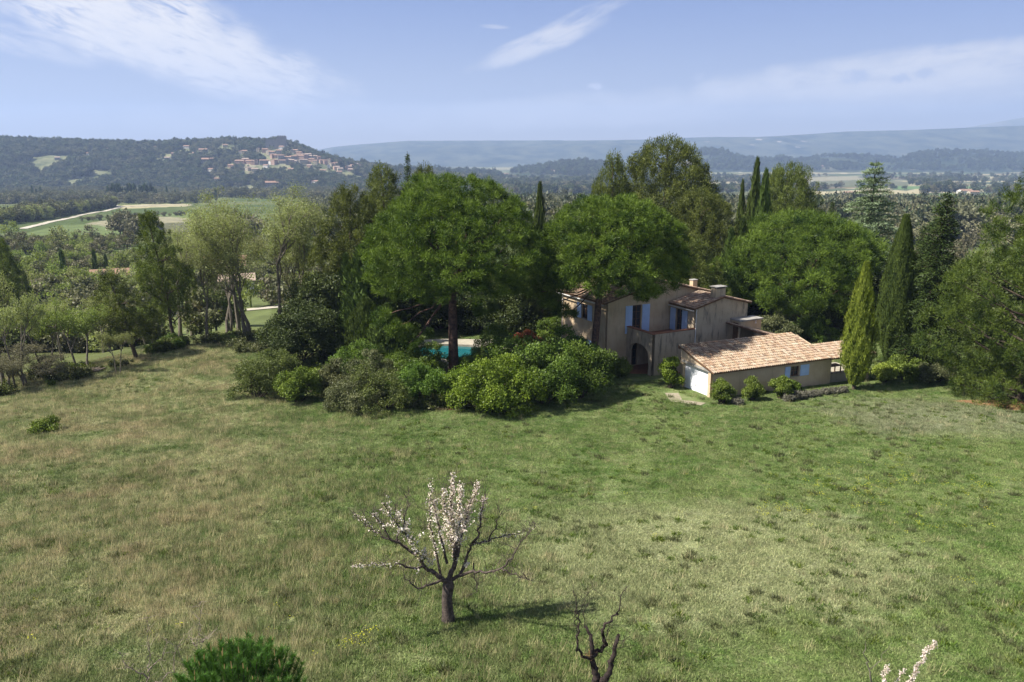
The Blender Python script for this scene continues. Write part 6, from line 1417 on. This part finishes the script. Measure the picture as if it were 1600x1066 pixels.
for px, py, h in [(52, 311, 17), (58, 311, 13), (65, 311, 16), (262, 312, 18), (275, 312, 14), (338, 314, 15)]:
    v = at(px, py, total_h); o = tag(link('valley_cypress', SPM), 'tall dark cypress in the left valley fields' , 'tree', 'dark cypresses in the left valley fields'); o.location = v; o.scale = (h * .5, h * .5, h / 2)

# ------------------------------------------------------------------ meadow grass
def tuft(name, n, rad, h, w_, mat, lean=.45, seedheads=False):
    a_ = RG.random(n) * 6.28; r = rad * np.sqrt(RG.random(n)); P = np.stack([r * np.cos(a_), r * np.sin(a_), np.full(n, -.02)], -1)
    T = np.stack([RG.normal(0, lean, n), RG.normal(0, lean, n), np.ones(n)], -1); N = rdir(n); N[:, 2] = np.abs(N[:, 2]) * .6 + .5
    Lf = Leaves(); Lf.add(P, T, N, h * RG.uniform(.35, 1.25, n), w_ * 1.15, RG.random(n) ** 1.8); return Lf.mesh(name, M[mat])
GS1 = [tuft('short_grass', 46, .30, .13, .020, 'grass', .7) for _ in range(3)]
GS2 = [tuft('long_grass', 34, .24, .30, .013, 'grass', .35) for _ in range(2)] + [tuft('dry_grass', 30, .22, .36, .011, 'straw', .3) for _ in range(2)]
def meadow(n, y0, y1, pw):
    return sample(n, -420, 2020, y0, y1, lambda px, x, y: not_built(x, y) & (y < np.interp(x, [-60, -44, -33, -20, 60], [62, 74, 92, 95, 92])), pw)
def sline(x, y): return -.37 * (y - 28) - 3.5 - x
x, y = meadow(190000, 16, 96, 1.25)
sh = np.clip(fbm(x / 2.2, y / 2.2, 70) * 1.3 + .3, .5, 1.5) * np.interp(sline(x, y), [-12, 4], [.85, 1.25])
scatter('meadow_grass', np.stack([x, y, base_h(x, y)], -1), np.stack([np.ones(len(x)) * 1.2, np.ones(len(x)) * 1.2, sh], -1), RG.random(len(x)) * 6.28, GS1)['label'] = 'short green meadow grass'
x, y = meadow(115000, 16, 90, 1.25); pr = np.clip((sline(x, y) + 9) / 16, .06, 1) * np.clip((fbm(x / 3.5, y / 3.5, 71) - .3) * 3, .08, 1); k = RG.random(len(x)) < pr; x, y = x[k], y[k]
scatter('long_meadow_grass', np.stack([x, y, base_h(x, y)], -1), RG.uniform(.7, 1.35, len(x)), RG.random(len(x)) * 6.28, GS2)['label'] = 'long half-dry grass of the left part of the meadow'
# yellow flowers
Lf = Leaves(); n = 8; P = RG.normal(0, .16, (n, 3)); P[:, 2] = RG.uniform(.18, .32, n); Lf.add(P, rdir(n) * np.array([1, 1, .3]), np.tile([0, -.3, 1.], (n, 1)), .06, .055, RG.random(n)); fm = Lf.mesh('flower_heads', M['flower'], True)
x, y = [], []
for px, py, sx, sy, c in [(1190, 800, 8, 6, 10), (1230, 800, 22, 4, 14), (1275, 768, 8, 10, 16), (1355, 770, 14, 12, 26), (1400, 752, 22, 6, 22), (1395, 722, 12, 5, 14), (1510, 762, 22, 6, 20), (1485, 800, 50, 20, 18), (1425, 820, 20, 14, 10), (570, 1000, 10, 6, 8), (548, 1008, 8, 4, 8), (1310, 770, 60, 25, 26), (1000, 760, 120, 30, 12), (430, 980, 40, 20, 4), (1240, 745, 60, 15, 10), (1515, 910, 8, 4, 5), (100, 930, 90, 40, 5)]:
    for _ in range(c): v = at(px + RG.normal() * sx, py + RG.normal() * sy, base_h); x.append(v.x); y.append(v.y)
x, y = np.array(x), np.array(y); scatter('meadow_flowers', np.stack([x, y, base_h(x, y)], -1), RG.uniform(.35, .7, len(x)), RG.random(len(x)) * 6, [fm])['label'] = 'yellow flowers scattered through the meadow'
# weeds in the shrubbery and along the field edge
x, y = sample(2600, -60, 760, 54, 96, lambda px, x, y: not_built(x, y) & (np.abs(y - np.interp(x, [-48, -40, -33, -22, -14, -4, 2], [62, 70, 84, 82, 66, 60, 60])) < 4.5) & (fbm(x / 3, y / 3, 90) > .45), 1)
wd = [shrub(.7, .7, .7, 6, 5, 24, 'scrub', .13, rp=.25, ragged=.5), shrub(.6, .6, .6, 6, 5, 24, 'greyscrub', .12, rp=.25, ragged=.5), shrub(.6, .6, .5, 6, 5, 24, 'box', .13, rp=.25, ragged=.5)]
scatter('undergrowth', np.stack([x, y, base_h(x, y)], -1), RG.uniform(.6, 1.6, len(x)), RG.random(len(x)) * 6, [q[1] for q in wd])['label'] = 'weeds and low undergrowth along the meadow edge'

# rougher weeds and dark clumps that break up the sward
wv = [tuft('broad_weed', 60, .22, .22, .045, 'box', .9), tuft('grey_weed', 60, .2, .26, .03, 'greyscrub', .7), tuft('dark_weed', 60, .25, .2, .04, 'laurel_dark', .9)]
x, y = meadow(9000, 16, 92, 1.25); k = fbm(x / 5, y / 5, 95) > .5; x, y = x[k], y[k]
scatter('meadow_weeds', np.stack([x, y, base_h(x, y)], -1), RG.uniform(.5, 1.3, len(x)), RG.random(len(x)) * 6, wv)['label'] = 'broad-leaved weeds and darker clumps in the meadow'
